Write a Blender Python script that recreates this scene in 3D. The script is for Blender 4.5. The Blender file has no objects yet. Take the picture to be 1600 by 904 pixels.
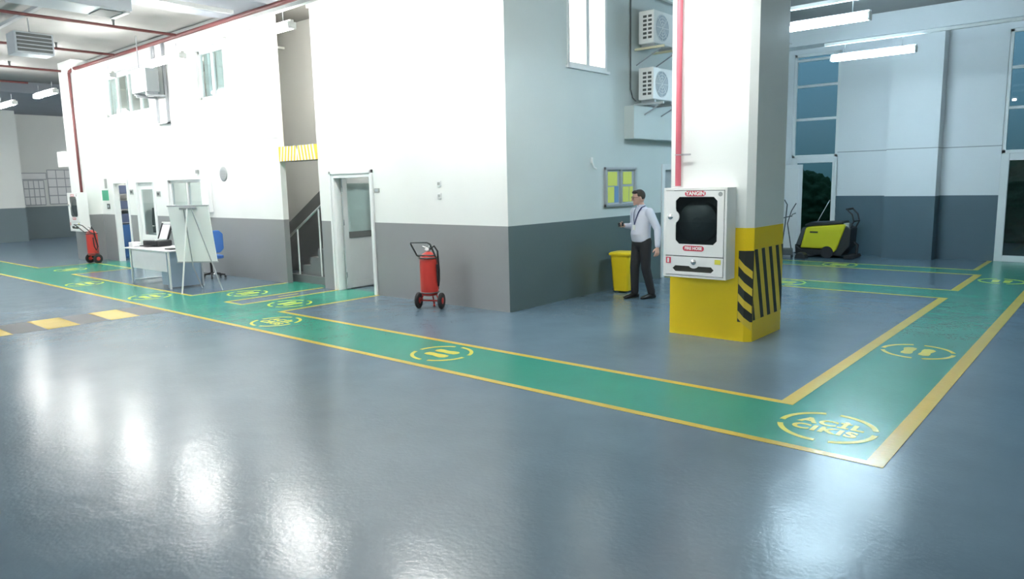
import bpy, bmesh, math, random
from mathutils import Vector, Matrix, Quaternion
random.seed(7)
PI = math.pi
sc = bpy.context.scene
COL = sc.collection

# ------------------------------------------------------------------ camera
cam_d = bpy.data.cameras.new('camera')
cam = bpy.data.objects.new('camera', cam_d); COL.objects.link(cam)
cam_d.sensor_width = 36; cam_d.sensor_fit = 'HORIZONTAL'
cam_d.lens = 1125.92/1600*36
cam_d.clip_end = 300
yaw, pit, rol = [math.radians(a) for a in (-40.7189, 8.4641, -1.2511)]
fw = Vector((math.sin(yaw)*math.cos(pit), math.cos(yaw)*math.cos(pit), -math.sin(pit)))
rt = Vector((math.cos(yaw), -math.sin(yaw), 0)); up = rt.cross(fw)
r_ = rt*math.cos(rol)+up*math.sin(rol); u_ = -rt*math.sin(rol)+up*math.cos(rol)
cam.matrix_world = Matrix(((r_.x,u_.x,-fw.x,6.925),(r_.y,u_.y,-fw.y,-7.9905),(r_.z,u_.z,-fw.z,1.92),(0,0,0,1)))
sc.camera = cam

# ------------------------------------------------------------------ world (night sky behind the glass) and exposure
w = bpy.data.worlds.new('world'); sc.world = w; w.use_nodes = True
nt = w.node_tree; bg = nt.nodes['Background']
tc = nt.nodes.new('ShaderNodeTexCoord'); sx = nt.nodes.new('ShaderNodeSeparateXYZ'); rp = nt.nodes.new('ShaderNodeValToRGB')
nt.links.new(tc.outputs['Generated'], sx.inputs[0]); nt.links.new(sx.outputs['Z'], rp.inputs[0]); nt.links.new(rp.outputs[0], bg.inputs[0])
rp.color_ramp.elements[0].position = 0.0; rp.color_ramp.elements[0].color = (.012,.035,.045,1)
rp.color_ramp.elements[1].position = .16; rp.color_ramp.elements[1].color = (.045,.095,.135,1)  # bluer upward, so the upper panes carry the lamp glare
bg.inputs[1].default_value = 1.0
sc.view_settings.view_transform = 'Standard'; sc.view_settings.look = 'None'
sc.view_settings.gamma = 1; sc.view_settings.use_curve_mapping = False
sc.view_settings.exposure = 1.6
LAMP_NEUTRAL = ((1.0,1.0,.97), 44.0)      # luminaires along the office block
LAMP_COOL = ((.62,.85,1.0), 44.0)         # luminaires of the entrance bay
LAMP_HALL = ((.88,.96,1.0), 23.0)         # luminaires of the hall behind the camera
LAMP_ROOM_FILL = ((1.0,.96,.90), 34.0)          # added lamps that brighten the rooms

# ------------------------------------------------------------------ materials
def mat(name, col, rough=.5, metal=0, var=.04, scale=6, bump=0, bscale=120, emit=None, estr=0, spec=.5, coat=0, alpha=None, trans=0):
    m = bpy.data.materials.new(name); m.use_nodes = True
    n = m.node_tree.nodes; l = m.node_tree.links; b = n['Principled BSDF']
    b.inputs['Roughness'].default_value = rough; b.inputs['Metallic'].default_value = metal
    b.inputs['Specular IOR Level'].default_value = spec; b.inputs['Coat Weight'].default_value = coat
    b.inputs['Coat Roughness'].default_value = .08
    if trans: b.inputs['Transmission Weight'].default_value = trans
    tx = n.new('ShaderNodeTexCoord')
    ns = n.new('ShaderNodeTexNoise'); ns.inputs['Scale'].default_value = scale; ns.inputs['Detail'].default_value = 4
    l.new(tx.outputs['Object'], ns.inputs['Vector'])
    mx = n.new('ShaderNodeMix'); mx.data_type = 'RGBA'
    mx.inputs[6].default_value = (*[max(0, c*(1-var)) for c in col], 1); mx.inputs[7].default_value = (*[min(1, c*(1+var)) for c in col], 1)
    l.new(ns.outputs[0], mx.inputs[0]); l.new(mx.outputs[2], b.inputs['Base Color'])
    if bump:
        nb = n.new('ShaderNodeTexNoise'); nb.inputs['Scale'].default_value = bscale; nb.inputs['Detail'].default_value = 2
        l.new(tx.outputs['Object'], nb.inputs['Vector'])
        bp = n.new('ShaderNodeBump'); bp.inputs['Strength'].default_value = bump; bp.inputs['Distance'].default_value = .01
        l.new(nb.outputs[0], bp.inputs['Height']); l.new(bp.outputs[0], b.inputs['Normal'])
    if emit:
        b.inputs['Emission Color'].default_value = (*emit, 1); b.inputs['Emission Strength'].default_value = estr
    return m

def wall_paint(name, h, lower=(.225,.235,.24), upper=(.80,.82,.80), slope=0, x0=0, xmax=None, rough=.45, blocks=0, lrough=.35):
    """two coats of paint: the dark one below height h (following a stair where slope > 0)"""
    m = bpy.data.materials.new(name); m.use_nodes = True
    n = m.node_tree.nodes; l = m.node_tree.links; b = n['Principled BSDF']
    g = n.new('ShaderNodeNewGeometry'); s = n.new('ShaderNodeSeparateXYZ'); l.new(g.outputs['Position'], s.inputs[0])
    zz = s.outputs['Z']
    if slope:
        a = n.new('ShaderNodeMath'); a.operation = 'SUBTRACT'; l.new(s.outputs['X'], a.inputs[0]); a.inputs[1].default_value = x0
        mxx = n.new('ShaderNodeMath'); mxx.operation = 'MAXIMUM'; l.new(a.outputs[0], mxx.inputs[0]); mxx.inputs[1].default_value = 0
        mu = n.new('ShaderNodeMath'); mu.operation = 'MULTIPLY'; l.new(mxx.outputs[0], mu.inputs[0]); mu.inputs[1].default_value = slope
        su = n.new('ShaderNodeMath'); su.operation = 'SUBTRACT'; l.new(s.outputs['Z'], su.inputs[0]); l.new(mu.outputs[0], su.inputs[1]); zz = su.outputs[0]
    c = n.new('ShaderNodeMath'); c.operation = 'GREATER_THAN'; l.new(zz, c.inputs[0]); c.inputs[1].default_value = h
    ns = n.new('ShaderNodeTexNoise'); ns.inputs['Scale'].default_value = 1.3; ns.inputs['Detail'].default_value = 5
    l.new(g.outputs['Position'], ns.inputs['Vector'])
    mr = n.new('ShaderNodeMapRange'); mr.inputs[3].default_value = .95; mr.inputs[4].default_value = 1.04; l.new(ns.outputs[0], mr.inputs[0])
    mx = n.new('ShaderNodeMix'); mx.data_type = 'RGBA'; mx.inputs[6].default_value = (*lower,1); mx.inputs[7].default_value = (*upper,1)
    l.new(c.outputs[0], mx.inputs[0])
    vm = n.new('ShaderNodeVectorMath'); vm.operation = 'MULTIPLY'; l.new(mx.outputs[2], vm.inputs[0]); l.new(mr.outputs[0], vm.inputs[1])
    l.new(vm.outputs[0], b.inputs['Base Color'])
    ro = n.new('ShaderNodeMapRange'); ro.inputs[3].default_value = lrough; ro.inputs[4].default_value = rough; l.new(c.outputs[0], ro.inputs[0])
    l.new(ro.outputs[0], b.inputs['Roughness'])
    nb = n.new('ShaderNodeTexNoise'); nb.inputs['Scale'].default_value = 40; l.new(g.outputs['Position'], nb.inputs['Vector'])
    bp = n.new('ShaderNodeBump'); bp.inputs['Strength'].default_value = .12; bp.inputs['Distance'].default_value = .01
    l.new(nb.outputs[0], bp.inputs['Height'])
    if blocks:
        br = n.new('ShaderNodeTexBrick'); br.inputs['Scale'].default_value = 1; br.inputs['Brick Width'].default_value = .6; br.inputs['Row Height'].default_value = .245
        br.inputs['Mortar Size'].default_value = .006
        cb = n.new('ShaderNodeCombineXYZ'); l.new(s.outputs['X'], cb.inputs[0]); l.new(s.outputs['Z'], cb.inputs[1]); l.new(cb.outputs[0], br.inputs['Vector'])
        b2 = n.new('ShaderNodeBump'); b2.invert = True; b2.inputs['Strength'].default_value = .25; b2.inputs['Distance'].default_value = .01
        l.new(br.outputs['Fac'], b2.inputs['Height']); l.new(bp.outputs[0], b2.inputs['Normal']); l.new(b2.outputs[0], b.inputs['Normal'])
    else: l.new(bp.outputs[0], b.inputs['Normal'])
    return m

def epoxy(name, col, var=.10):
    """self-levelled glossy floor resin: cloudy colour, slight orange peel"""
    m = bpy.data.materials.new(name); m.use_nodes = True
    n = m.node_tree.nodes; l = m.node_tree.links; b = n['Principled BSDF']
    g = n.new('ShaderNodeNewGeometry')
    n1 = n.new('ShaderNodeTexNoise'); n1.inputs['Scale'].default_value = .8; n1.inputs['Detail'].default_value = 6; n1.inputs['Roughness'].default_value = .6
    l.new(g.outputs['Position'], n1.inputs['Vector'])
    mr = n.new('ShaderNodeMapRange'); mr.inputs[1].default_value = .3; mr.inputs[2].default_value = .7; mr.inputs[3].default_value = 1-var; mr.inputs[4].default_value = 1+var
    l.new(n1.outputs[0], mr.inputs[0])
    vm = n.new('ShaderNodeVectorMath'); vm.operation = 'SCALE'; vm.inputs[0].default_value = col; l.new(mr.outputs[0], vm.inputs['Scale'])
    l.new(vm.outputs[0], b.inputs['Base Color'])
    n2 = n.new('ShaderNodeTexNoise'); n2.inputs['Scale'].default_value = 3; n2.inputs['Detail'].default_value = 5; l.new(g.outputs['Position'], n2.inputs['Vector'])
    r2 = n.new('ShaderNodeMapRange'); r2.inputs[3].default_value = .20; r2.inputs[4].default_value = .262; l.new(n2.outputs[0], r2.inputs[0]); l.new(r2.outputs[0], b.inputs['Roughness'])
    b.inputs['Specular IOR Level'].default_value = .44
    n3 = n.new('ShaderNodeTexNoise'); n3.inputs['Scale'].default_value = 30; n3.inputs['Detail'].default_value = 1; l.new(g.outputs['Position'], n3.inputs['Vector'])
    n4 = n.new('ShaderNodeTexNoise'); n4.inputs['Scale'].default_value = 2.2; n4.inputs['Detail'].default_value = 2; l.new(g.outputs['Position'], n4.inputs['Vector'])
    ba = n.new('ShaderNodeBump'); ba.inputs['Strength'].default_value = .12; ba.inputs['Distance'].default_value = .01; l.new(n3.outputs[0], ba.inputs['Height'])
    bb = n.new('ShaderNodeBump'); bb.inputs['Strength'].default_value = .10; bb.inputs['Distance'].default_value = .05; l.new(n4.outputs[0], bb.inputs['Height'])
    l.new(ba.outputs[0], bb.inputs['Normal']); l.new(bb.outputs[0], b.inputs['Normal'])
    return m

def lampmat(name, lc):
    return mat(name, (.9,.9,.9), .4, emit=lc[0], estr=lc[1])

M = dict(
 floor=epoxy('grey_blue_epoxy', (.115,.178,.228)), green=epoxy('green_epoxy', (.03,.27,.19), .06), yellowline=epoxy('yellow_line_paint', (.64,.48,.08), .05),
 emblem=epoxy('yellow_stencil_paint', (.66,.66,.10), .05), chevgrey=mat('dark_line_paint', (.13,.135,.14), .5, spec=.3), chevyel=epoxy('ochre_line_paint', (.70,.52,.13), .05),
 wall=wall_paint('wall_paint_front', 1.28, lower=(.27,.28,.285)), wallb=wall_paint('wall_paint_back', 1.42, lower=(.08,.135,.17), upper=(.78,.80,.82), blocks=1), wallx=wall_paint('wall_paint_side_shaded', 1.28, lower=(.105,.15,.155), upper=(.62,.68,.665)),  # one wall paint in lit and shaded copies, shade put into the colour
 wallfar=wall_paint('wall_paint_far', 1.33, lower=(.17,.22,.24), upper=(.74,.76,.73)),
 pillar=wall_paint('pillar_paint', 1.34, lower=(.96,.68,.012), upper=(.80,.84,.82), lrough=.3), stairwall=wall_paint('stairwell_paint', 1.12, slope=.56, x0=-7.95, lower=(.20,.21,.215), upper=(.72,.72,.70)),
 stairside=mat('stair_side_paint', (.16,.17,.175), .5), ceil=mat('ceiling_slab', (.28,.275,.265), .8, var=.2, scale=.9), concrete=mat('concrete_beam', (.27,.29,.33), .7, var=.08, scale=1.5),
 white=mat('white_enamel', (.85,.86,.85), .35, var=.02), whiteboard=mat('whiteboard_panel', (.95,.95,.95), .3, var=.01), whitepvc=mat('white_frame', (.80,.82,.82), .35, var=.02), innerw=mat('inner_plaster', (.62,.64,.62), .8),
 red=mat('red_paint', (.58,.045,.035), .3), redpipe=mat('red_pipe_paint', (.13,.035,.035), .45), pinkred=mat('red_riser_paint', (.55,.12,.16), .45), redsign=mat('red_sign_print', (.62,.04,.08), .5),
 black=mat('black_plastic', (.02,.022,.024), .45), rubber=mat('black_rubber', (.025,.025,.027), .8), dark=mat('dark_grey_metal', (.09,.10,.10), .5, .3), hazblack=mat('hazard_black', (.03,.032,.025), .5),
 hazyel=mat('hazard_yellow', (.85,.62,.06), .45), steel=mat('steel', (.55,.57,.58), .3, .9), chrome=mat('chrome', (.75,.76,.78), .15, 1), alu=mat('aluminium', (.6,.62,.63), .4, .7),
 dimgrey=mat('dimmed_grey_casing', (.30,.33,.34), .5), greym=mat('grey_metal', (.38,.40,.42), .45, .2), doorgrey=mat('door_leaf_grey', (.40,.43,.44), .45), greenp=mat('green_sign', (.05,.36,.22), .5), bluecab=mat('blue_cabinet_paint', (.03,.12,.32), .4),  # outdoor unit casing darkened to offset the strong lamp light on it
 bluefab=mat('blue_chair_fabric', (.06,.19,.55), .8, bump=.2), deskblue=mat('blue_grey_laminate', (.27,.36,.46), .5), desktop=mat('pale_laminate', (.72,.70,.74), .45), curtain=mat('beige_curtain', (.62,.60,.56), .9, var=.1, scale=12, bump=.2),
 paper=mat('paper_white', (.82,.82,.82), .8), papery=mat('paper_yellow', (.74,.76,.16), .8), paperb=mat('paper_blue', (.18,.32,.52), .8), paperg=mat('paper_grey', (.45,.5,.55), .8),
 binyel=mat('bin_yellow_plastic', (.92,.68,.015), .4, bump=.05, bscale=30), scrubyel=mat('machine_yellow', (.62,.58,.02), .4), skin=mat('skin', (.62,.38,.30), .55), hair=mat('dark_hair', (.035,.028,.025), .7, var=.3, scale=40, bump=.5),
 shirt=mat('pale_shirt_cotton', (.62,.65,.76), .85, var=.06, bump=.25, bscale=25), trouser=mat('dark_trouser_cloth', (.022,.024,.028), .85, bump=.2, bscale=25), shoe=mat('black_leather', (.015,.014,.014), .4), lanyard=mat('navy_ribbon', (.015,.03,.12), .7),
 lens=mat('spectacle_frame', (.02,.02,.02), .3), lampn=lampmat('neutral_tube_diffuser', LAMP_NEUTRAL), lampc=lampmat('cool_tube_diffuser', LAMP_COOL), lamph=lampmat('hall_tube_diffuser', LAMP_HALL),
 lampfill=lampmat('room_fill_diffuser', LAMP_ROOM_FILL), glow_pane=mat('glowing_window_sheet', (.9,.9,.82), .9, emit=(1,.98,.86), estr=1.0), earth=mat('outside_ground', (.03,.04,.03), .9), hedge=mat('hedge_leaves', (.02,.07,.03), .9, var=.5, scale=20),
 beige=mat('beige_steel', (.80,.74,.52), .4), duct=mat('galvanised_duct', (.42,.46,.50), .45, .5), socket=mat('grey_switch_plastic', (.35,.37,.36), .5), ventm=mat('grey_vent', (.36,.38,.38), .6), yellowst=mat('yellow_sticker', (.72,.68,.08), .5),
 reelgrey=mat('dark_hose_reel', (.03,.04,.045), .5), cabin=mat('cabinet_inside', (.07,.09,.095), .7), darkblue=mat('dark_blue_goods', (.07,.10,.18), .6), warm=mat('warm_room', (.6,.55,.5), .8),
)
def glassmat(name, tint, refl=.5, mixf=.88):
    m = bpy.data.materials.new(name); m.use_nodes = True; n = m.node_tree.nodes; l = m.node_tree.links; n.clear()
    o = n.new('ShaderNodeOutputMaterial'); t = n.new('ShaderNodeBsdfTransparent'); g = n.new('ShaderNodeBsdfGlossy'); x = n.new('ShaderNodeMixShader'); f = n.new('ShaderNodeFresnel')
    f.inputs[0].default_value = 1.5; t.inputs[0].default_value = (*tint,1); g.inputs[0].default_value = (1,1,1,1); g.inputs['Roughness'].default_value = .01
    gg = n.new('ShaderNodeNewGeometry'); iv = n.new('ShaderNodeMath'); iv.operation = 'SUBTRACT'; iv.inputs[0].default_value = 1; l.new(gg.outputs['Backfacing'], iv.inputs[1])
    ml = n.new('ShaderNodeMath'); ml.operation = 'MULTIPLY'; l.new(f.outputs[0], ml.inputs[0]); l.new(iv.outputs[0], ml.inputs[1]); l.new(ml.outputs[0], x.inputs[0]); l.new(t.outputs[0], x.inputs[1]); l.new(g.outputs[0], x.inputs[2]); l.new(x.outputs[0], o.inputs[0]); return m
M['glass'] = glassmat('window_glass', (.85,.92,.93)); M['glassd'] = glassmat('cabinet_glass', (.75,.8,.8))

# ------------------------------------------------------------------ mesh builder
class MB:
    def __init__(s): s.v = []; s.f = []; s.smooth = set()
    def add(s, vs, fs, T=None, smooth=False):
        o = len(s.v)
        for v in vs:
            v = Vector(v); s.v.append(T @ v if T else v)
        for f in fs:
            if smooth: s.smooth.add(len(s.f))
            s.f.append([i+o for i in f])
        return s
    def box(s, a, b, T=None):
        (x0,y0,z0),(x1,y1,z1) = a, b
        if x0 > x1: x0, x1 = x1, x0
        if y0 > y1: y0, y1 = y1, y0
        if z0 > z1: z0, z1 = z1, z0
        return s.add([(x0,y0,z0),(x1,y0,z0),(x1,y1,z0),(x0,y1,z0),(x0,y0,z1),(x1,y0,z1),(x1,y1,z1),(x0,y1,z1)],
            [(0,3,2,1),(4,5,6,7),(0,1,5,4),(1,2,6,5),(2,3,7,6),(3,0,4,7)], T)
    def cbox(s, c, d, T=None): return s.box([c[i]-d[i]/2 for i in range(3)], [c[i]+d[i]/2 for i in range(3)], T)
    def loft(s, rings, closed=True, T=None, smooth=True):
        n = len(rings[0]); vs = [p for r in rings for p in r]; fs = []
        for i in range(len(rings)-1):
            for j in range(n): fs.append((i*n+j, i*n+(j+1)%n, (i+1)*n+(j+1)%n, (i+1)*n+j))
        s.add(vs, fs, T, smooth)
        if closed:
            s.add(rings[0], [tuple(range(n))[::-1]], T); s.add(rings[-1], [tuple(range(n))], T)
        return s
    def tube(s, pts, r, n=12, T=None, ref=None, asp=1.0):
        """round or oval tube along pts; r a number or one radius per point; asp widens it across ref"""
        P = [Vector(p) for p in pts]; R = r if isinstance(r, (list,tuple)) else [r]*len(P); rings = []; prev = None
        for i, p in enumerate(P):
            d = (P[min(i+1,len(P)-1)]-P[max(i-1,0)]).normalized()
            if prev is None:
                u = Vector(ref) if ref else (Vector((0,0,1)) if abs(d.z) < .9 else Vector((1,0,0)))
            else: u = prev
            u = (u-d*u.dot(d)).normalized(); prev = u; v = d.cross(u)
            rr = R[i]; ra, rb = rr if isinstance(rr, (tuple,list)) else (rr*asp, rr)
            rings.append([p+u*math.cos(2*PI*k/n)*ra+v*math.sin(2*PI*k/n)*rb for k in range(n)])
        return s.loft(rings, True, T)
    def lathe(s, prof, n=24, T=None):
        return s.loft([[(r*math.cos(2*PI*k/n), r*math.sin(2*PI*k/n), z) for k in range(n)] for r, z in prof], True, T)
    def ball(s, c, r, n=16, m=10, T=None):
        c = Vector(c); rx,ry,rz = r if isinstance(r,(tuple,list)) else (r,r,r); rings = []
        for i in range(1, m):
            t = PI*i/m; rings.append([c+Vector((rx*math.sin(t)*math.cos(2*PI*k/n), ry*math.sin(t)*math.sin(2*PI*k/n), -rz*math.cos(t))) for k in range(n)])
        return s.loft(rings, True, T)
    def prism(s, poly, a, b, axis='z', T=None):
        """polygon in the two other axes, swept from a to b along axis"""
        def P(p, h): return {'z':(p[0],p[1],h),'y':(p[0],h,p[1]),'x':(h,p[0],p[1])}[axis]
        n = len(poly); ar = sum(poly[i][0]*poly[(i+1)%n][1]-poly[(i+1)%n][0]*poly[i][1] for i in range(n))
        vs = [P(p,a) for p in poly]+[P(p,b) for p in poly]
        fs = [tuple(range(n))[::-1], tuple(range(n,2*n))]+[(i,(i+1)%n,n+(i+1)%n,n+i) for i in range(n)]
        flip = (ar < 0) ^ (axis == 'y') ^ (b < a)
        if flip: fs = [f[::-1] for f in fs]
        return s.add(vs, fs, T)
    def torus(s, c, R, r, axis='z', n=32, m=8, T=None, a0=0, a1=2*PI):
        full = abs(a1-a0-2*PI) < 1e-6; c = Vector(c); rings = []
        for i in range(n if full else n+1):
            a = a0+(a1-a0)*i/n
            ring = []
            for j in range(m):
                b = 2*PI*j/m; q = R+r*math.cos(b); x, y, z = q*math.cos(a), q*math.sin(a), r*math.sin(b)
                ring.append(c+Vector({'z':(x,y,z),'y':(x,z,y),'x':(z,x,y)}[axis]))
            rings.append(ring)
        if full: rings.append(rings[0])
        return s.loft(rings, not full, T)
    def build(s, name, m, parent=None, bevel=0, mods=None, kind=None):
        me = bpy.data.meshes.new(name); me.from_pydata([tuple(v) for v in s.v], [], s.f); me.validate()
        bm = bmesh.new(); bm.from_mesh(me); bmesh.ops.recalc_face_normals(bm, faces=bm.faces); bm.to_mesh(me); bm.free()
        if s.smooth and len(me.polygons) == len(s.f):
            for i in s.smooth: me.polygons[i].use_smooth = True
        me.materials.append(M[m] if isinstance(m, str) else m)
        o = bpy.data.objects.new(name, me); COL.objects.link(o)
        if parent: o.parent = parent
        if bevel:
            b = o.modifiers.new('bevel', 'BEVEL'); b.width = bevel; b.segments = 2; b.limit_method = 'ANGLE'; b.angle_limit = math.radians(40)
        if mods: mods(o)
        if kind: o['kind'] = kind
        return o

def tag(o, label, cat, group=None):
    o['label'] = label; o['category'] = cat
    if group: o['group'] = group
    return o
def thing(name, label, cat, loc=(0,0,0), rz=0, group=None):
    o = bpy.data.objects.new(name, None); COL.objects.link(o); o.empty_display_size = .1
    o.location = loc; o.rotation_euler = (0,0,rz); return tag(o, label, cat, group)
def sthing(name, loc=(0,0,0), rz=0):
    o = bpy.data.objects.new(name, None); COL.objects.link(o); o.location = loc; o.rotation_euler = (0,0,rz); o['kind'] = 'structure'; return o
def dup(root, loc, rz=None, label=None):
    def kids(o): return [c for c in COL.objects if c.parent == o]
    r = root.copy(); COL.objects.link(r); r.location = loc
    if rz is not None: r.rotation_euler = (0,0,rz)
    if label: r['label'] = label
    for ch in kids(root):
        c = ch.copy(); COL.objects.link(c); c.parent = r
        for g in kids(ch):
            d = g.copy(); COL.objects.link(d); d.parent = c
    return r
def text_obj(name, body, size, m, parent, T, extrude=.001, offset=.0, spacing=1.0, xscale=1.0):
    cu = bpy.data.curves.new('lettering', 'FONT'); cu.body = body; cu.size = size; cu.extrude = extrude; cu.offset = offset
    cu.align_x = 'CENTER'; cu.align_y = 'CENTER'; cu.space_character = spacing
    t = bpy.data.objects.new('lettering', cu); COL.objects.link(t)
    bpy.context.view_layer.update()
    me = bpy.data.meshes.new_from_object(t.evaluated_get(bpy.context.evaluated_depsgraph_get()))
    bpy.data.objects.remove(t); bpy.data.curves.remove(cu)
    me.transform(T @ Matrix.Diagonal((xscale,1,1,1))); me.materials.clear(); me.materials.append(M[m])
    o = bpy.data.objects.new(name, me); COL.objects.link(o)
    if parent: o.parent = parent
    return o

CEIL = 5.45
# ================================================================== SETTING
MB().box((-29,-22,-.1),(13,11.6,0)).build('floor', 'floor', kind='structure')
MB().box((-29,-22,CEIL),(13,11.0,CEIL+.15)).build('ceiling', 'ceil', kind='structure')

def wall_with_holes(name, m, axis, c0, c1, u0, u1, z0, z1, holes):
    """slab c0..c1 thick along axis, spanning u and z, with rectangular holes (u0,u1,z0,z1)"""
    us = sorted({u0,u1,*[h[0] for h in holes],*[h[1] for h in holes]}); b = MB()
    for i in range(len(us)-1):
        a, e = us[i], us[i+1]; mid = (a+e)/2
        spans = sorted((h[2],h[3]) for h in holes if h[0] < mid < h[1]); z = z0
        for s0, s1 in spans+[(z1,z1)]:
            if s0 > z+1e-4:
                if axis == 'y': b.box((a,c0,z),(e,c1,s0))
                else: b.box((c0,a,z),(c1,e,s0))
            z = max(z, s1)
    return b.build(name, m, kind='structure')

# office block, front (along x at y = 0)
DOOR4 = (-4.24,-3.10,0,2.13); STAIR = (-5.92,-4.64,0,CEIL)
H = [(-14.2,-13.2,0,2.2),(-12.75,-11.6,0,2.2),(-10.9,-9.2,1.15,2.14),DOOR4,STAIR,(-14.1,-11.5,3.85,4.9),(-9.0,-7.82,3.85,4.9),(-1.6,-.6,4.75,5.3)]
wall_with_holes('wall_front', 'wall', 'y', 0, .12, -16.1, -.002, 0, CEIL, H)
# office block, side (along y at x = 0)
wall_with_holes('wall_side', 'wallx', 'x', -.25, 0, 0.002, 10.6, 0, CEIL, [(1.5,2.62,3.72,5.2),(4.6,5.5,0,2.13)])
# entrance bay back wall
wall_with_holes('wall_back', 'wallb', 'y', 10.6, 10.85, 0, 13, 0, CEIL, [(.3,1.40,0,4.86),(4.72,6.6,0,4.84)])
MB().box((2.6,10.12,0),(3.62,10.6,CEIL)).build('trim_1', 'wallb', kind='structure')      # pilaster
b = MB(); b.box((1.40,10.594,2.455),(2.6,10.606,2.475)); b.box((3.62,10.594,2.455),(4.72,10.606,2.475)); b.box((2.598,10.114,2.455),(3.624,10.6,2.475)); b.build('trim_2', 'greym', kind='structure')
b = MB(); b.box((0,10.05,4.97),(13,10.6,CEIL)); b.build('trim_3', 'wallb', kind='structure', bevel=.01)
# hall shell
MB().box((-28.3,-22,0),(-28,11,CEIL)).build('wall_left', 'wallfar', kind='structure')
MB().box((-28,-3,0),(-26.6,1.35,CEIL)).build('wall_left_front', 'wallfar', kind='structure')
MB().box((-28,8,0),(-16.1,8.2,CEIL)).build('wall_left_back', 'wallfar', kind='structure')
MB().box((-16.1,.12,0),(-15.9,8,CEIL)).build('wall_office_end', 'wallfar', kind='structure')
MB().box((12.7,-22,0),(13,10.6,CEIL)).build('wall_right', 'wallfar', kind='structure')
MB().box((-28,-22,0),(12.7,-21.7,CEIL)).build('wall_rear', 'wallfar', kind='structure')
# rooms behind the office front
MB().box((-15.9,3.2,0),(-8.6,3.3,2.8)).build('wall_room_back', 'innerw', kind='structure')
MB().box((-15.9,.12,2.8),(-8.6,3.3,2.95)).build('ceiling_ground_rooms', 'innerw', kind='structure')
MB().box((-13.03,.12,0),(-12.93,3.2,2.8)).build('wall_room_partition', 'innerw', kind='structure')
MB().box((-8.7,.12,0),(-8.6,3.2,CEIL)).build('wall_stair_left', 'innerw', kind='structure')
MB().box((-15.9,3.2,2.95),(-8.7,3.3,CEIL)).build('wall_upper_back', 'warm', kind='structure')
MB().box((-8.6,1.42,0),(-4.45,1.54,CEIL)).build('wall_stair_back', 'stairwall', kind='structure')
MB().box((-4.5,.12,0),(-4.4,3.2,CEIL)).build('wall_stair_right', 'innerw', kind='structure')
MB().box((-8.6,.0+.25,4.95),(-7.7,1.42,5.0)).build('ceiling_upper_corner', 'innerw', kind='structure')
MB().box((-4.4,3.2,0),(-.25,3.3,2.8)).build('wall_room_rear', 'innerw', kind='structure')
MB().box((-4.4,.12,2.8),(-.25,3.3,2.95)).build('ceiling_corner_room', 'innerw', kind='structure')
MB().box((-3.5,5.0,0),(-.25,10.6,2.8)).build('wall_corridor', 'innerw', kind='structure')
MB().box((-16,-.008,2.885),(-5.95,0,2.91)).build('trim_4', 'white', kind='structure')   # faint ledge between the storeys
# soffit box on the side wall
MB().box((0,3.18,2.63),(.2,5.7,3.2)).build('trim_5', 'wallx', kind='structure', bevel=.005)
# outside
MB().box((-2,11.6,-.12),(20,40,-.02)).build('ground_outside', 'earth', kind='structure')
# concrete beam across the ceiling and the soffit step of the left hall
MB().box((-7.3,-9,5.29),(-5.6,-.02,CEIL)).build('ceiling_beam', 'concrete', kind='structure', bevel=.01)
MB().box((-28,-10,5.1),(-20.5,8,CEIL)).build('ceiling_drop', 'concrete', kind='structure', bevel=.01)

# main pillar
b = MB(); pc = [(2.60,.07),(3.56,.07),(3.64,.13),(3.64,1.03),(2.60,1.03)]
b.prism(pc, 0, CEIL, 'z'); b.build('pillar', 'pillar', kind='structure')
# far left pillar
MB().box((-16.1,-.4,0),(-15.08,-.0,CEIL)).build('pillar_left', 'wall', kind='structure')
MB().box((-16.6,-.5,2.62),(-16.1,-.1,3.05)).build('trim_6', 'white', kind='structure')

# ------------------------------------------------------------------ windows and doors (structure)
def window(n, x0, x1, z0, z1, yf, bars_x=(), bars_z=(), fr=.06, depth=.07, m='whitepvc', glass='glass', sill=0):
    r = sthing('window_%d' % n, ((x0+x1)/2, yf, z0)); w2 = (x1-x0)/2; h = z1-z0; b = MB()
    b.box((-w2,0,0),(-w2+fr,depth,h)); b.box((w2-fr,0,0),(w2,depth,h)); b.box((-w2,0,0),(w2,depth,fr)); b.box((-w2,0,h-fr),(w2,depth,h))
    for x in bars_x: b.box((x-r.location.x-fr/2,0,fr),(x-r.location.x+fr/2,depth,h-fr))
    for z in bars_z: b.box((-w2+fr,.004,z-z0-fr*.45),(w2-fr,depth-.004,z-z0+fr*.45))
    b.build('window_frame', m, r, bevel=.006)
    if glass: MB().box((-w2+fr*.7,depth*.45,fr*.7),(w2-fr*.7,depth*.55,h-fr*.7)).build('pane', glass, r)
    if sill: MB().box((-w2-.05,-sill,-.04),(w2+.05,.02,0)).build('window_sill', 'white', r, bevel=.005)
    return r
window(1, .30, 1.40, 2.36, 4.86, 10.62, (), (3.29,4.09,4.71), fr=.07)
window(2, 4.72, 6.60, 2.30, 4.84, 10.62, (5.9,), (3.24,4.06), fr=.07)
window(3, -10.9, -9.2, 1.15, 2.14, .05, (-10.02,), (), fr=.07)
window(4, -14.1, -11.5, 3.85, 4.9, .06, (-13.45,-12.75,-12.1), (), fr=.07)
window(5, -9.0, -7.82, 3.85, 4.9, .06, (-8.42,), (), fr=.07)
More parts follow.
